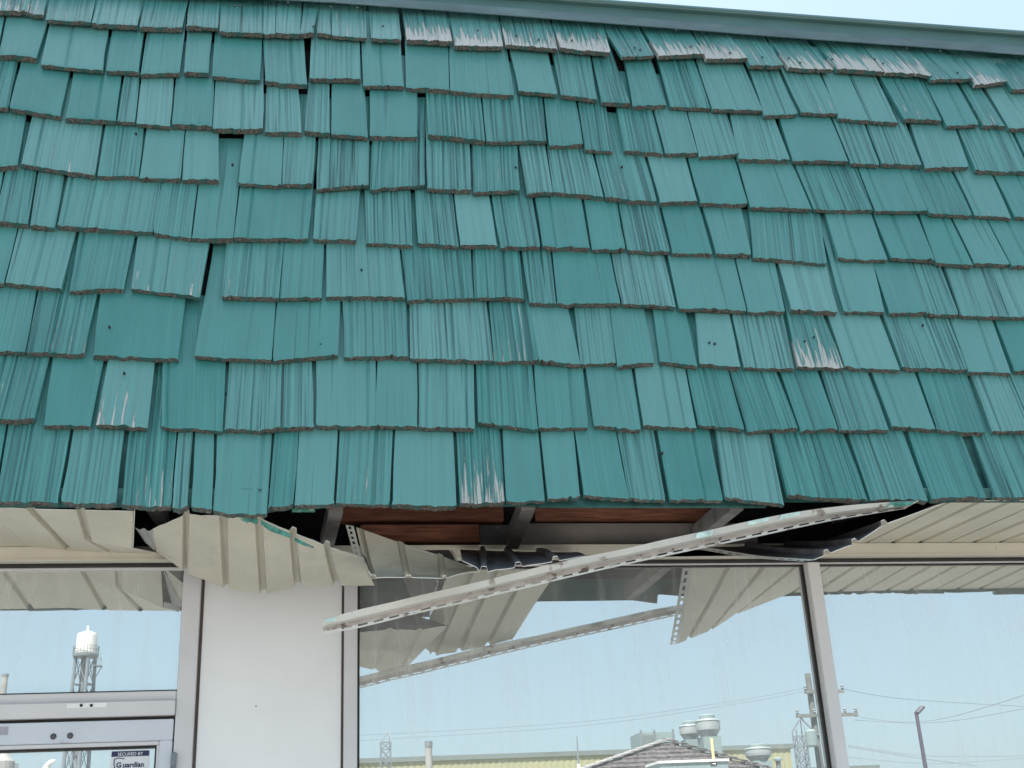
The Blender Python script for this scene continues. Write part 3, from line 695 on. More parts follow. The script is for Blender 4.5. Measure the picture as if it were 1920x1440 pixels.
# slotted strips with real slots
def slotted(path, parts, slots, nslot, duty=.6, mats=None, th=.0012, matof=None):
    """path(t) -> (top point, bottom point); parts: list of (v, outward offset); slots: index of the band that is slotted"""
    bm = nb(); st = []
    for q in range(nslot):
        st += [(q+(1-duty)/2)/nslot, (q+1-(1-duty)/2)/nslot]
    ts = [0.0] + st + [1.0]
    G = []
    for t in ts:
        a, b_ = path(t); G.append([bm.verts.new(a.lerp(b_, v) + Vector((0, -o_, 0))) for v, o_ in parts])
    for i in range(len(ts)-1):
        for j in range(len(parts)-1):
            if j == slots and i % 2 == 1: continue
            bm.faces.new((G[i][j], G[i+1][j], G[i+1][j+1], G[i][j+1])).material_index = (matof or {}).get(j, 0)
    bmesh.ops.solidify(bm, geom=bm.faces[:], thickness=th)
    return bm
SM = [MAT['cream'], MAT['backside'], MAT['cutedge']]
ZW = 2.547; ZF = 2.508; YW = -.05; YF = -.622
def zf(x): return 2.504 + .0078*(x+.8)
def sof(x, d=0): return [Vector((x, YW, ZW)), Vector((x, YF, zf(x)))]
# intact soffit at the left: panels of three strips
xr = P(55, 1036, .05).x
ribx = [xr - .127*k for k in range(0, 42)]
lo_x = ribx[::-1]; lo_x = [x for x in lo_x if x > XL+.05]
k = len(lo_x)
while k > 1:
    seg = lo_x[max(0, k-4):k]
    obj('soffit_panel', ribbed([sof(x) for x in seg], set(range(len(seg)-1)), between=3), SM, shop); k -= 3
# sagging end of the left run
x0 = ribx[0]
r0_ = sof(x0+.0005)
r1_ = [Vector((x0+.127, YW, ZW)), Vector((x0+.127, YF, ZF))]
e1 = P(155, 957, .63); e2 = P(249, 960, .63)
A1 = [P(132, 1034, .05), P(170, 1018, .32) + Vector((0, 0, -.0)), P(150, 957, .63)]
A0 = [P(55, 1036, .05), P(45, 954, .63)]
A0 = [r0_[0], r0_[0].lerp(r0_[1], .5), r0_[1]]
Am = [P(132, 1034, .05), P(132, 1034, .05).lerp(P(57, 955, .63), .5), P(57, 955, .63)]
A1 = [P(212, 1037, .05), P(166, 1014, .30), P(151, 957, .63)]
A2 = [P(293, 1036.5, .06), P(247, 1028, .40), P(250, 959, .63)]
bm = ribbed([A0, Am, A1, A2], {1, 2}, n=12, between=5, linear=True)
obj('soffit_panel', bm, SM, shop)['label'] = 'creased end soffit panel sagging at the tear'
# nailing lip at the torn end
bm = nb(); lip = [(A2[2]+Vector((.0015,0,0)), Vector((0, 0, .02))), (A2[1]+Vector((.0015,0,0)), Vector((0, 0.005, .02)))]
vs = []
for p, o_ in lip: vs += [bm.verts.new(p), bm.verts.new(p+o_), bm.verts.new(p+o_+Vector((.002,0,0))), bm.verts.new(p+Vector((.002,0,0)))]
for f in ((0,1,5,4),(1,2,6,5),(2,3,7,6),(3,0,4,7),(0,3,2,1),(4,5,6,7)): bm.faces.new([vs[i] for i in f])
obj('panel_lip', bm, MAT['cutedge'], shop)
# intact soffit at the right
xr = P(1622.6, 1032, .05).x
X_t = P(1690, 955, .63).x          # where the right sheet is still held at the fascia
start = xr
rx = []
x = start
while x < XR-.2: rx.append(x); x += .0995
k = 0
rx2 = [x for x in rx if x > X_t - .02]
while k < len(rx2)-1:
    seg = rx2[k:k+4]
    obj('soffit_panel', ribbed([sof(x) for x in seg], set(range(len(seg)-1)), between=3), SM, shop); k += 3
# right sheet: bends down towards its torn left end
XJ = rx2[0]
front = [(1686,955,.63),(1659,984,.64),(1604,1019,.65),(1551,1040,.65),(1527,1050,.65)]
xe = P(1325, 1040, .06).x; xw = [XJ-.001+(xe-XJ)*k/4 for k in range(5)]
rails = [[Vector((XJ-.001, YW, ZW)), Vector((XJ-.001, YF, zf(XJ)))]]
for i, f in enumerate(front[1:], 1):
    a = Vector((xw[i], YW-.005*i, ZW-.004*i)); b_ = P(*f)
    mid = a.lerp(b_, .5) + Vector((0, 0, -.002*i)); rails.append([a, mid, b_])
rs = obj('torn_soffit_sheet', ribbed(rails[::-1], {1, 2, 3}, n=12, between=3, jit=.0002), SM)
fl_ = rails[-1]; cm = catmull(fl_, 12)
def flf(t):
    i = min(11, int(t*12)); p = cm[i].lerp(cm[i+1], t*12-i); return p, p + Vector((-.035, 0, -.004))
obj('nailing_flange', slotted(flf, [(0,0),(.4,0),(.7,0),(1,0)], 1, 14, .55), MAT['strip'], rs)
tag(rs, 'torn soffit sheet with dark back, drooping beside the mullion at the gap right end', 'soffit sheet', 'torn soffit sheets')
# middle sheet: held at the wall, dark back uppermost
front = [(866,1052,.62),(907,1072,.65),(972,1064,.65),(1042,1053,.64),(1100,1043,.62)]
wl = [862, 905, 950, 1010, 1072]
rails = []
for i, f in enumerate(front):
    a = P(wl[i], 1031+i*1.6, .07); b_ = P(*f); rails.append([a, a.lerp(b_, .5)+Vector((0,0,.006)), b_])
ms = obj('torn_soffit_sheet', ribbed(rails, {1, 2, 3}, n=10, between=3, hr=.013, jit=.001), SM)
tag(ms, 'dark backed ribbed soffit sheet hanging behind the long strip above the middle window', 'soffit sheet', 'torn soffit sheets')
# big left sheet hanging over the white pillar
tops = [(286,993,.50),(349,966,.62),(419,968,.63),(485,972,.63),(549,999,.60),(613,1025,.55),(681,1046,.47)]
bots = [(293,1034,.10),(347,1072,.14),(424,1104,.18),(494,1114,.20),(559,1100,.20),(632,1098,.19),(702,1098,.18)]
rails = []
for i, (t_, b_) in enumerate(zip(tops, bots)):
    a = P(*b_); c = P(*t_); rails.append([a, a.lerp(c, .5)+Vector((0, 0, -.006)), c])
ls = obj('torn_soffit_sheet', ribbed(rails, {1, 2, 3, 4, 5}, n=14, between=5, wr=.022, hr=.015, jit=.0015), SM)
tag(ls, 'largest torn soffit sheet, cream with a green paint smear, hanging over the white pillar', 'soffit sheet', 'torn soffit sheets')
# crumpled end of that sheet
bm = nb(); pts0 = [(253,989,.50),(262,993,.49),(270,990,.50),(278,996,.50),(286,993,.50)]; pts1 = [(291,1033,.12),(290,1030,.16),(292,1028,.2),(293,1030,.16),(293,1034,.10)]
a_ = [bm.verts.new(P(*p)) for p in pts0]; m_ = [bm.verts.new(P(*p).lerp(P(*q), .5)+Vector((0,0,-.008))) for p, q in zip(pts0, pts1)]; b_ = [bm.verts.new(P(*p)) for p in pts1]
for i in range(4): bm.faces.new((a_[i], a_[i+1], m_[i+1], m_[i])); bm.faces.new((m_[i], m_[i+1], b_[i+1], b_[i]))
bmesh.ops.solidify(bm, geom=bm.faces[:], thickness=.001); obj('crumpled_edge', bm, MAT['cutedge'], ls)
def smear(path, wid, parent, mat):
    bm = nb(); A, B = [], []
    for (x, y, d, w0) in path:
        A.append(bm.verts.new(P(x, y, d))); B.append(bm.verts.new(P(x, y+w0, d)))
    for i in range(len(path)-1): bm.faces.new((A[i], A[i+1], B[i+1], B[i]))
    return obj('paint_smear', bm, mat, parent)
smear([(452,970,.645,5),(462,970,.645,11),(470,970,.645,9),(478,970.5,.645,12),(484,973,.645,8)], 0, ls, MAT['greenpaint'])
smear([(489,975,.645,8),(505,983,.64,12),(520,990,.635,11),(545,1001,.625,8)], 0, ls, MAT['greenpaint'])
smear([(552,1007,.615,8),(570,1016,.605,7),(588,1025,.595,3)], 0, ls, MAT['greenpaint'])
# second sheet, creased, with nailing flange
tops = [(668,990,.44),(675,991,.44),(751,1018,.43),(826,1042,.42),(893,1068,.41)]
bots = [(690,1070,.42),(699,1083,.41),(766,1083,.39),(833,1085,.39),(900,1071,.40)]
lips = [(690,1070.5,.68),(699,1083,.69),(766,1083.5,.74),(833,1085,.80),(880,1072,.56)]
rails = []
for t_, b_ in zip(tops, bots):
    a = P(*b_); c = P(*t_); rails.append([a, a.lerp(c, .5)+Vector((0, .008, -.006)), c])
ss = obj('torn_soffit_sheet', ribbed(rails, {1, 2, 3}, n=10, between=4, hr=.013, wr=.022, jit=.0011), SM)
tag(ss, 'torn cream soffit sheet with slotted flange, right of the largest torn sheet', 'soffit sheet', 'torn soffit sheets')
rails = []
for b_, l_ in zip(bots, lips): a = P(*b_) + Vector((0, -.001, .0006)); rails.append([a, P(*l_)])
obj('creased_flap', ribbed(rails, {1, 2, 3}, n=6, between=3, hr=.006, wr=.022), SM, ss)
def pathfn(top, bot, dd):
    def f(t):
        x = top[0][0] + (top[-1][0]-top[0][0])*t; xb = bot[0][0] + (bot[-1][0]-bot[0][0])*t
        d = interp(dd, x)
        def sm(pts, xx): return (interp(pts, xx-12)+2*interp(pts, xx)+interp(pts, xx+12))/4 if pts[0][0]+14 < xx < pts[-1][0]-14 else interp(pts, xx)
        return P(x, sm(top, x), d), P(xb, sm(bot, xb), d)
    return f
top = [(603,1163.5),(672,1144),(735,1130),(796,1115),(868,1099),(931,1084),(1026,1060),(1100,1044),(1168,1031),(1240,1014),(1320,997),(1411,976.5),(1480,963),(1543,954),(1600,948),(1662,943.5),(1720,941)]
bot = [(607,1187),(640,1182),(672,1176.5),(735,1161),(796,1145.5),(868,1130),(925,1115.5),(990,1101),(1052,1085),(1168,1058.5),(1240,1043),(1320,1026),(1425,1004),(1500,987.5),(1557,975.5),(1600,968),(1650,960),(1700,952)]
dd = [(600,.60),(1000,.62),(1400,.64),(1740,.645)]
parts = [(0, .006), (.03, .014), (.42, .007), (.455, .002), (.49, -.016), (.795, -.010), (.885, -.011), (1.0, -.011)]
bm = slotted(pathfn(top, bot, dd), parts, 5, 37, .62, matof={4: 1})
strip = obj('hanging_trim_strip', bm, [MAT['strip'], MAT['stripin']])
tag(strip, 'long white slotted metal trim strip hanging diagonally across the middle window', 'trim strip')
def strip_smear(x0, x1, v0, v1, mat):
    f = pathfn(top, bot, dd); bm = nb(); A, B = [], []
    for q in range(9):
        t = (x0+(x1-x0)*q/8-603)/(1720-603); a, b_ = f(t)
        A.append(bm.verts.new(a.lerp(b_, v0)+Vector((0,-.0165,0)))); B.append(bm.verts.new(a.lerp(b_, v1+rng.uniform(-.05,.05))+Vector((0,-.0165,0))))
    for q in range(8): bm.faces.new((A[q], A[q+1], B[q+1], B[q]))
    obj('paint_smear', bm, mat, strip)
PT = simple('thin_green_overspray', (.58, .72, .66), .5, .3, 40)
strip_smear(607, 628, .08, .38, PT); strip_smear(1304, 1336, .08, .40, PT); strip_smear(1400, 1440, .05, .3, PT); strip_smear(1462, 1500, .05, .33, PT); strip_smear(1668, 1716, .1, .8, MAT['greenpaint'])
# nailing flanges on the torn sheets
def flange(t0, t1, b0, b1, n, parent, mat):
    f = lambda t: (P(*t0).lerp(P(*t1), t), P(*b0).lerp(P(*b1), t))
    obj('nailing_flange', slotted(f, [(0,0),(.3,0),(.62,0),(1,0)], 1, n, .5), mat, parent)
flange((648,984,.45),(663,1040,.43),(663,986,.45),(677,1043,.43), 6, ss, MAT['strip'])
flange((843,1031,.20),(854,1052,.40),(849,1032,.20),(859,1054,.40), 4, ms, MAT['cutedge'])
bm = nb(); f4 = [P(758,1032,.12), P(842,1031,.16), P(856,1053,.40), P(835,1046,.42)]
bm.faces.new([bm.verts.new(p) for p in f4]); bmesh.ops.solidify(bm, geom=bm.faces[:], thickness=.001); obj('back_flap', bm, MAT['oldwood'], ms)

# ------------------------------------------------------------------ framing inside the open eave
def pb(name, x0, x1, y0, y1, d, depth, mat, lab=None):
    a = P(x0, (y0+y1)/2, d); b_ = P(x1, (y0+y1)/2, d); zt_ = P((x0+x1)/2, y0, d).z; zb_ = P((x0+x1)/2, y1, d).z
    o = boxo(name, (a.x, b_.x, -d, -d+depth, zb_, zt_), mat, shop, .002)
    if lab: o['label'] = lab
    return o
pb('blocking_board', 636, 944, 938, 977, .0, .04, MAT['redwood'])
pb('blocking_board', 676, 899, 983, 1016, .02, .04, MAT['redwood'])
pb('blocking_board', 1003, 1330, 930, 978, .0, .04, MAT['redwood'])
pb('blocking_board', 899.5, 955, 984, 1020, .01, .03, MAT['backside'])
pb('sheathing_board', 965, 1420, 980.5, 1024, .02, .05, MAT['sheath'])
pb('ledger', 560, 1600, 1025, 1031, .045, .06, MAT['oldwood'])
for (xa, ya, xb, yb) in ((630,944,611,1024), (990,940,958,1020), (1380,940,1306,1003)):
    a = P(xa, ya, .60); b_ = P(xb, yb, .03); bm = nb(); beam(bm, a, b_, .038, .05)
    obj('rafter_tail', bm, MAT['oldwood'], shop)
for xx in (-5.2,-4.6,-4.0,-3.4,-2.8,-2.2,-1.6,-1.0,-.45,1.8,2.4,3.0,3.6,4.2,4.8,5.4,6.0,6.6,7.2,7.8,8.4):
    bm = nb(); beam(bm, (xx, -.58, 2.60), (xx, .03, 2.66), .038, .05); obj('rafter_tail', bm, MAT['oldwood'], shop)
# fascia pieces and leftover trim
bm = nb(); box(bm, XL, P(520, 950, .6).x, -.637, -.629, 2.500, 2.55); obj('fascia_board', bm, MAT['green_dark'], shop)
bm = nb(); box(bm, P(1640, 950, .6).x, XR, -.637, -.629, 2.531, 2.56); obj('fascia_board', bm, MAT['green_dark'], shop)
pb('drip_metal', 546, 592, 952, 961, .63, .004, MAT['greenpaint'])
bm = nb(); a = [P(1205,1026,.07), P(1340,1033,.07), P(1400,1038.5,.07), P(1385,1042,.07), P(1215,1044,.07)]
bm.faces.new([bm.verts.new(p) for p in a]); bmesh.ops.solidify(bm, geom=bm.faces[:], thickness=.002); obj('leftover_channel', bm, MAT['creamtrim'], shop)

# ------------------------------------------------------------------ across the street (seen mirrored in the glass)
def Vz(x, y, dist): return V(x, y, dist)
# water tower
D = 190
c = V(161, 1225, D); base_c = Vector((c.x, -D, 0)); s_px = (V(200, 1225, D).x-V(100, 1225, D).x)/100
wt = thing('water_tower', 'white water tower tank on a tall braced steel frame, mirrored in the transom glass', 'water tower', base_c)
zt_ = c.z; R_t = 19.5*s_px
loc = lambda p: Vector(p)-base_c
th_ = V(161, 1192, D).z - c.z
bm = lathe(nb(), (0, 0, zt_), [(R_t*.9, -.25), (R_t, 0), (R_t, th_), (R_t*.97, th_+.25), (R_t*.25, th_+.7), (R_t*.12, th_+.75), (R_t*.12, th_+1.5)], 28)
obj('tank', bm, MAT['tank'], wt, smooth=False)
bm = nb(); lathe(bm, (0, 0, zt_), [(R_t*1.22, -.6), (R_t*1.25, -.35), (R_t*1.25, -.2), (R_t*1.0, -.2)], 24); obj('catwalk', bm, MAT['steel'], wt)
bm = nb()
for k in range(24):
    a = k*math.pi/12; b_ = a+math.pi/12; r_ = R_t*1.24
    tube(bm, (r_*math.cos(a), r_*math.sin(a), zt_-.2), (r_*math.cos(a), r_*math.sin(a), zt_+1.0), .05, n=4)
    for h in (.5, 1.0): tube(bm, (r_*math.cos(a), r_*math.sin(a), zt_+h), (r_*math.cos(b_), r_*math.sin(b_), zt_+h), .04, n=4)
obj('railing', bm, MAT['steel'], wt)
corn = [(-1,-1),(1,-1),(1,1),(-1,1)]; rt = R_t*.68; rb = R_t*1.0
cq = lambda i, z: Vector((corn[i%4][0], corn[i%4][1], 0))*(rb+(rt-rb)*(z/(zt_-.3))) + Vector((0,0,z))
rot = Matrix.Rotation(rad(22), 3, 'Z')
for i in range(4): obj('leg', tube(nb(), rot@cq(i, 0), rot@cq(i, zt_-.3), .34, .26, 8), MAT['steel'], wt)
bm = nb(); lv_ = [zt_-.3-k*4.4 for k in range(int(zt_/4.4))] + [0.3]
for a_, b_ in zip(lv_, lv_[1:]):
    for i in range(4):
        tube(bm, rot@cq(i, a_), rot@cq(i+1, b_), .07, n=4); tube(bm, rot@cq(i+1, a_), rot@cq(i, b_), .07, n=4); tube(bm, rot@cq(i, b_), rot@cq(i+1, b_), .12, n=4)
tube(bm, (0,0,0), (0,0,zt_), .35, n=8)
obj('bracing', bm, MAT['steel'], wt)
q0 = loc(V(178, 1250, D)); q1 = loc(V(191, 1250, D))
bm = nb(); box(bm, q0.x, q1.x, -.8, .8, q0.z, q0.z+.12)
for xx in (q0.x, (q0.x+q1.x)/2, q1.x): tube(bm, (xx, .8, q0.z), (xx, .8, q0.z+1.1), .05, n=4)
tube(bm, (q0.x, .8, q0.z+1.1), (q1.x, .8, q0.z+1.1), .05, n=4); tube(bm, (q0.x-.1, 0, q0.z-2.2), (q1.x, 0, q0.z), .08, n=4)
tube(bm, (q0.x+.8, .8, q0.z), (q0.x+.8, .8, zt_), .05, n=4)
obj('side_platform', bm, MAT['steel'], wt)

def stack_(name, xl, xr, ytop, dist, label, cat='chimney', cap=True):
    a = V(xl, ytop, dist); b_ = V(xr, ytop, dist); r_ = (b_.x-a.x)/2; c_ = Vector(((a.x+b_.x)/2, -dist, 0)); z = a.z
    t = thing(name, label, cat, c_)
    obj('shaft', lathe(nb(), (0,0,0), [(r_*1.15, 0), (r_, z*.5), (r_, z-.3)], 16), MAT['stack'], t, smooth=False)
    obj('rim', lathe(nb(), (0,0,z-.3), [(r_*1.12, 0), (r_*1.12, .3)], 16), MAT['steel'], t)
    return t
stack_('chimney_stack', 4, 16, 1264, 150, 'pale grey stack mirrored in the transom glass left of the water tower')
cs = stack_('chimney_stack', 797, 810, 1390, 62, 'pale round metal stack above the yellow building, mirrored in the middle window')
# yellow metal building
DY = 70
a = V(560, 1421.5, DY); b_ = V(1481, 1399, DY)
zt_ = (a.z+b_.z)/2
yb = thing('yellow_building', 'long pale yellow ribbed metal building mirrored low in the middle window', 'building', (a.x, -DY, 0))
Wd = b_.x-a.x; bm = nb(); n_ = int(Wd/.38); vs0, vs1 = [], []
for i in range(n_*4+1):
    x_ = i*Wd/(n_*4); y_ = (0, .02, .02, 0)[i % 4]
    vs0.append(bm.verts.new((x_, y_, -.15))); vs1.append(bm.verts.new((x_, y_, zt_-.25)))
for i in range(len(vs0)-1): bm.faces.new((vs0[i+1], vs0[i], vs1[i], vs1[i+1]))
box(bm, 0, Wd, -30, -.01, -.15, zt_-.3)
obj('siding', bm, MAT['siding'], yb)
bm = nb(); box(bm, -.2, Wd+.2, -30.2, .12, zt_-.28, zt_); obj('eave', bm, MAT['sidetop'], yb)
# far grey warehouse
a = V(1588, 1436.5, 120); b_ = V(1645, 1437, 120)
fw = thing('grey_warehouse', 'distant grey flat roofed warehouse mirrored at the foot of the right window', 'building', (a.x, -120, 0))
obj('wall', box(nb(), -6, b_.x-a.x, -20, 0, -.15, a.z-.4), MAT['ac'], fw); obj('parapet', box(nb(), -6.2, b_.x-a.x+.2, -20.2, .2, a.z-.4, a.z), MAT['sidetop'], fw)

# hip roofed building with fans on it
DH = 30
ap = V(1250, 1391, DH); pL = V(1110, 1440, DH); pR = V(1425, 1440, DH)
z0 = pL.z; slopeL = (ap.z-z0)/(ap.x-pL.x)
hb_ = thing('shingled_building', 'building with a grey shingled hip roof mirrored at the bottom of the middle window', 'building', (ap.x, -DH-1.6, 0))
ze = 3.0
def hipx(px):
    t = .5
    for _ in range(20):
        d_ = DH+1.6-(5.4*(1-t)+1.6*t); q_ = V(px, 1440, d_); t = (q_.z-ze)/(ap.z-ze)
    return (q_.x-ap.x)/(1-t)
hL = -hipx(1110); hR = hipx(1425)
H = ap.z; fy = 3.2; by = -5.0       # front eave y (towards the shop) and back, local; apex at y 0+
roofb = obj('roof', nb(), MAT['roofsh'], hb_)
bm = nb(); NC = 12
E_ = [Vector((-hL, fy+2.2, ze)), Vector((hR, fy+2.2, ze)), Vector((hR, -7, ze)), Vector((-hL, -7, ze))]; A_ = Vector((0, 1.6, H)); A2_ = Vector((.35, 1.2, H))
for s_ in range(4):
    p, q = E_[s_], E_[(s_+1)%4]
    for k in range(NC):
        t0, t1 = k/NC, (k+1)/NC; up_ = Vector((0,0,.05))
        v = [p.lerp(A_, t0)+up_, q.lerp(A_, t0)+up_, q.lerp(A_, t1), p.lerp(A_, t1)]; bvs = [bm.verts.new(x_) for x_ in v]
        try: bm.faces.new(bvs)
        except Exception: pass
        lo_ = [bm.verts.new(p.lerp(A_, t0)-Vector((0,0,.02))), bm.verts.new(q.lerp(A_, t0)-Vector((0,0,.02)))]
        bm.faces.new((lo_[0], lo_[1], bvs[1], bvs[0]))
bm.to_mesh(roofb.data); bm.free()
obj('wall', box(nb(), -hL+.5, hR-.5, -6.5, fy+1.7, -.15, ze), MAT['stucco'], hb_)
for s_ in range(2):
    for k in range(16):
        t = k/16; p = E_[s_].lerp(A_, t); q = E_[s_].lerp(A_, t+.075); bm = nb(); beam(bm, p+Vector((0,0,.09)), q+Vector((0,0,.06)), .26, .035)
        obj('hip_cap', bm, MAT['hipcap'] if s_ == 0 else MAT['roofsh'], roofb)
def fan(xl, xr, yt, yb_, dist, label, box_=True):
    a = V(xl, yt, dist); b_ = V(xr, yt, dist); r_ = (b_.x-a.x)/2; zb_ = V(xl, yb_, dist).z; h = a.z-zb_
    t = thing('exhaust_fan', label, 'exhaust fan', ((a.x+b_.x)/2, -dist, zb_), 'exhaust fans on the roof')
    obj('hood', lathe(nb(), (0,0,0), [(r_*.62, h*.38), (r_*.72, h*.46), (r_*.98, h*.58), (r_*1.0, h*.66), (r_*1.0, h*.80), (r_*1.04, h*.82), (r_*1.0, h*.85), (r_*.66, h*.88)], 24), MAT['fan'], t)
    obj('motor_cap', lathe(nb(), (0,0,0), [(r_*.64, h*.86), (r_*.64, h*.97), (r_*.5, h)], 20), MAT['ac'], t)
    if box_: obj('curb', box(nb(), -r_*.75, r_*.75, -r_*.75, r_*.75, -1.0, h*.40), MAT['ac'], t)
    return t
fan(1303, 1347, 1340.5, 1412, DH+2, 'tallest silver mushroom exhaust fan above the shingled roof in the reflection')
fan(1273, 1311, 1352.5, 1412, DH+3, 'silver exhaust fan just left of and behind the tallest one in the reflection')
fan(1396, 1443, 1396, 1450, DH-1, 'lower silver exhaust fan near the right end of the shingled roof reflection')
a = V(1199, 1374, DH+5); b_ = V(1264, 1374, DH+5); zb_ = V(1230, 1412, DH+5).z
ac = thing('rooftop_unit', 'pale grey box shaped air conditioning unit behind the shingled roof peak in the reflection', 'air conditioner', (a.x, -DH-5, zb_-.6))
w_ = b_.x-a.x; h_ = a.z-zb_+.6
obj('casing', box(nb(), 0, w_, -1.2, 0, 0, h_), MAT['ac'], ac); obj('side_panel', box(nb(), .04, w_*.38, .002, .03, .1, h_-.08), MAT['sidetop'], ac)
for xx in (.02, w_*.40, w_-.06): obj('corner_post', box(nb(), xx, xx+.06, -.02, .04, .02, h_+.08), MAT['steel'], ac)
a = V(1236, 1427, 22); b_ = V(1364, 1425, 22)
gc = thing('service_cabinet', 'grey green metal cabinet with a small black nameplate low in the middle window reflection', 'cabinet', (a.x, -22, 0))
obj('casing', box(nb(), 0, b_.x-a.x, -1, 0, -.13, a.z-.05), MAT['ac'], gc); obj('lid', box(nb(), -.03, b_.x-a.x+.03, -1.03, .03, a.z-.05, a.z), MAT['tank'], gc)
q = V(1338, 1432, 22); obj('nameplate', box(nb(), q.x-a.x-.07, q.x-a.x+.07, .002, .012, q.z-.035, q.z+.03), MAT['gasket'], gc)
bm = nb(); box(bm, q.x-a.x-.05, q.x-a.x+.01, .0125, .015, q.z-.006, q.z+.006); tube(bm, (q.x-a.x+.025, .0125, q.z), (q.x-a.x+.025, .016, q.z), .02, n=12); obj('emblem', bm, MAT['tank'], gc)
a = V(1334, 1384, 23); b_ = V(1337.5, 1428, 23)
tag(obj('gas_pipe', tube(nb(), (a.x, -23, -.13), (a.x, -23, a.z), .035, n=8), MAT['yellowpipe']), 'thin yellow upright pipe in front of the tallest exhaust fan reflection', 'pipe')
a = V(1458, 1421, 29)
vp = thing('vent_pipe', 'short capped grey vent pipe right of the lower exhaust fan reflection', 'vent pipe', (a.x, -29, 0))
obj('shaft', tube(nb(), (0,0,3), (0,0,a.z-.05), .07, n=10), MAT['steel'], vp); obj('cap', lathe(nb(), (0,0,a.z-.08), [(.12,0),(.12,.06),(.05,.1)], 12), MAT['ac'], vp)
# white mast
a = V(1081.5, 1380, 50)
wm = thing('thin_mast', 'thin white tapered mast left of the shingled roof in the reflection', 'mast', (a.x, -50, 0))
obj('pole', tube(nb(), (0,0,0), (0,0,a.z-1.2), .11, .08, 8), MAT['tank'], wm); obj('tip', tube(nb(), (0,0,a.z-1.2), (0,0,a.z), .06, .02, 6), MAT['steel'], wm)
# lattice towers
def lattice(xl, xr, ytop, ytip, xtip, dist, label, three=True):
    a = V(xl, ytop, dist); b_ = V(xr, ytop, dist); w_ = b_.x-a.x
    t = thing('lattice_tower', label, 'lattice tower', (a.x+w_/2, -dist, 0)); Z = a.z; bm = nb(); h = w_/2
    for i, j in corn: obj('leg', tube(nb(), (i*h, j*h, 0), (i*h, j*h, Z), w_*.07, n=5), MAT['steel'], t)
    z = 0; st = w_*1.0
    while z < Z-st*.5:
        z2 = min(Z, z+st)
        for i in range(4):
            p = Vector((corn[i][0]*h, corn[i][1]*h, 0)); q = Vector((corn[(i+1)%4][0]*h, corn[(i+1)%4][1]*h, 0))
            e = Vector((0,0,1)); tube(bm, p+e*z, q+e*z2, w_*.045, n=4); tube(bm, q+e*z, p+e*z2, w_*.045, n=4); tube(bm, p+e*z2, q+e*z2, w_*.04, n=4)
        z = z2
    obj('bracing', bm, MAT['steel'], t)
    tp = V(xtip, ytip, dist); tp = Vector((tp.x-a.x-w_/2, 0, tp.z)); bm = nb()
    for i, j in corn: tube(bm, (i*h, j*h, Z), tp, w_*.045, n=4)
    obj('peak', bm, MAT['steel'], t)
lattice(714, 732, 1392, 1370, 730, 45, 'grey lattice tower with a slanted tip mirrored at the left of the middle window')
lattice(1489, 1507, 1371, 1347, 1500, 48, 'grey lattice tower with a pointed peak mirrored beside the utility pole')
# utility pole
DP = 40
a = V(1514, 1263, DP); up_ = thing('utility_pole', 'wooden utility pole with two crossarms and a transformer mirrored behind the mullion', 'utility pole', (a.x, -DP, 0))
obj('pole', tube(nb(), (0,0,-.15), (0,0,a.z), .17, .11, 10), MAT['polewood'], up_)
for xl, xr, y in ((1506, 1578, 1298), (1490, 1604, 1342)):
    p = V(xl, y+1, DP); q = V(xr, y-1, DP); ar = obj('crossarm', box(nb(), p.x-a.x, q.x-a.x, .12, .24, (p.z+q.z)/2-.06, (p.z+q.z)/2+.06), MAT['polewood'], up_)
    for t in (.02, .3, .8, .98):
        xx = (p.x-a.x)*(1-t)+(q.x-a.x)*t
        obj('insulator', lathe(nb(), (xx, .18, (p.z+q.z)/2+.06), [(.03,0),(.07,.06),(.04,.10),(.07,.14),(.04,.18)], 8), MAT['steel'], ar)
    if y > 1320:
        bm = nb(); zc = (p.z+q.z)/2; tube(bm, (0, .15, zc-.7), (.7, .18, zc-.06), .03, n=4); tube(bm, (0, .15, zc-.7), (-.6, .18, zc-.06), .03, n=4); obj('brace', bm, MAT['steel'], up_)
q = V(1519, 1402, DP); obj('transformer', lathe(nb(), (q.x-a.x-.05, .35, q.z), [(.2,0),(.22,.05),(.22,.55),(.12,.62)], 14), MAT['ac'], up_)
# street lamp
DL = 34
a = V(1718, 1337, DL); b_ = V(1730, 1325, DL)
stl = thing('street_lamp', 'bent purple grey street lamp mirrored in the right window', 'street lamp', (a.x, -DL, 0))
obj('pole', tube(nb(), (0,0,-.15), (0,0,a.z), .09, .06, 8), MAT['lampm'], stl)
h1 = Vector((b_.x-a.x, 0, b_.z)); bm = nb(); beam(bm, (0,0,a.z-.02), h1, .28, .10); bmesh.ops.bevel(bm, geom=bm.edges[:], offset=.02, segments=1, affect='EDGES'); obj('lamp_head', bm, MAT['lampm'], stl)
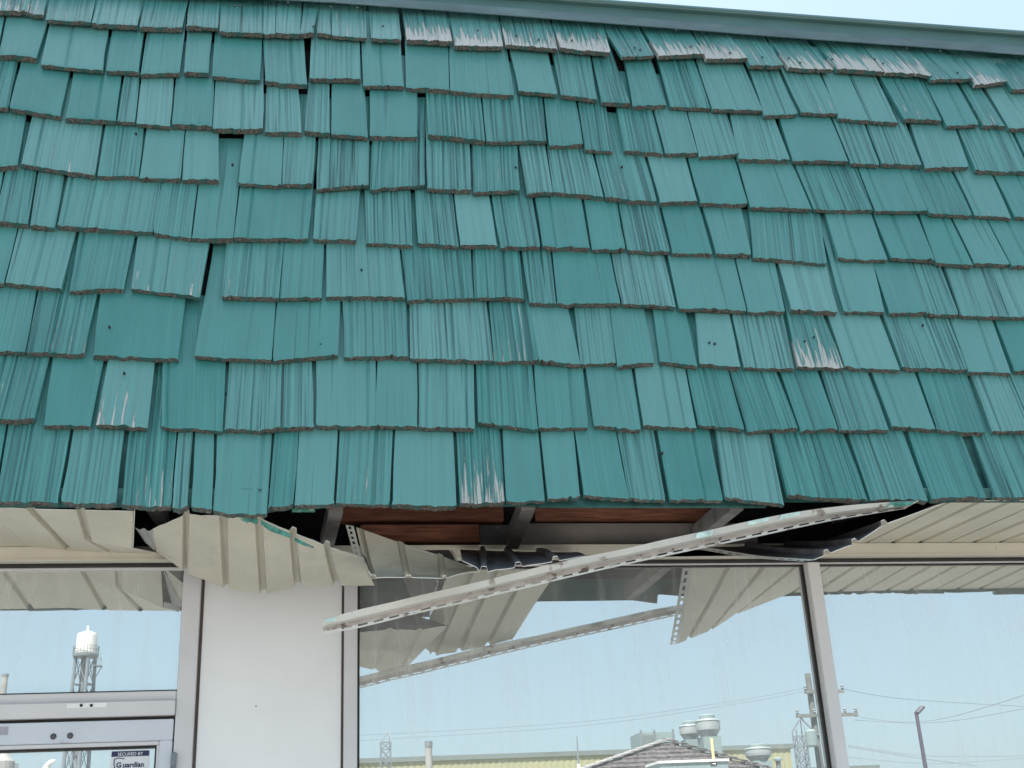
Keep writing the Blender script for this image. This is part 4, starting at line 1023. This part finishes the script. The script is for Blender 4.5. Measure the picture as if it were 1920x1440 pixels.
# things cut off at the bottom left, mirrored in the door glass
a = V(8, 1408, 60); r_ = .55
sp_ = thing('storage_silo', 'pale round silo mirrored at the lower left corner of the door glass', 'silo', (a.x, -60, 0))
obj('shell', lathe(nb(), (0,0,-.1), [(r_,0),(r_,a.z-.4),(r_*.35,a.z)], 16), MAT['stack'], sp_); obj('ladder', box(nb(), r_+.02, r_+.2, .0, .05, 0, a.z-.6), MAT['steel'], sp_)
a = V(104, 1425, 60); bm = nb(); pts = [V(84,1446,60), V(88,1437,60), V(95,1430,60), V(104,1425,60)]
for p, q in zip(pts, pts[1:]): tube(bm, (p.x, -60, p.z), (q.x, -60, q.z), .18 if p is pts[0] else .14, .14 if q is not pts[-1] else .03, n=8, caps=True)
tube(bm, (pts[0].x, -60, 0), (pts[0].x, -60, pts[0].z), .2, .18, 8)
tag(obj('curved_spout', bm, MAT['tank']), 'white curved pointed spout mirrored low in the door glass', 'spout')
# wires
def wire(pts, label, r_=.010):
    V3 = catmull([Vector((V(x, y, d).x, -d, V(x, y, d).z)) for x, y, d in pts], 24); bm = nb()
    for p, q in zip(V3, V3[1:]): tube(bm, p, q, r_, n=4, caps=False)
    tag(obj('power_line', bm, MAT['wire']), label, 'power line', 'power lines')
wire([(560,1385,46),(1060,1356,44),(1360,1317,41),(1507,1291,40)], 'upper of two thin wires running left from the top crossarm reflection')
wire([(560,1395,46),(1060,1364,44),(1360,1323,41),(1507,1297,40)], 'lower of two thin wires running left from the top crossarm reflection')
wire([(1602,1343,40),(1690,1354,38),(1780,1345,36),(1925,1302,32)], 'sagging wire that rises to the upper right of the right window reflection')
wire([(1602,1350,40),(1710,1356,38),(1800,1350,36),(1925,1328,33)], 'second sagging wire just under the steepest one in the right window reflection')
wire([(1580,1292,40),(1700,1311,42),(1925,1325,45)], 'faint high wire falling gently to the right in the right window reflection', .012)
wire([(1590,1397,40),(1700,1414,40),(1800,1419,40),(1925,1417,40)], 'thick nearly level wire crossing behind the street lamp reflection')
wire([(1590,1400,42),(1700,1418,42),(1830,1436,42)], 'thin wire sloping down to the lower right behind the street lamp reflection', .014)
wire([(1590,1420,44),(1750,1432,44),(1925,1421,44)], 'lowest sagging wire in the right window reflection')
# shop front left of the door
boxo('door_jamb', (X_d0-.075, X_d0-.001, -.045, .05, 0, ZG-.0005), MAT['alu'], shop, .002)
boxo('wall_panel', (XL, X_d0-.076, -.022, .05, 0, ZG-.0005), MAT['white'], shop, .002)
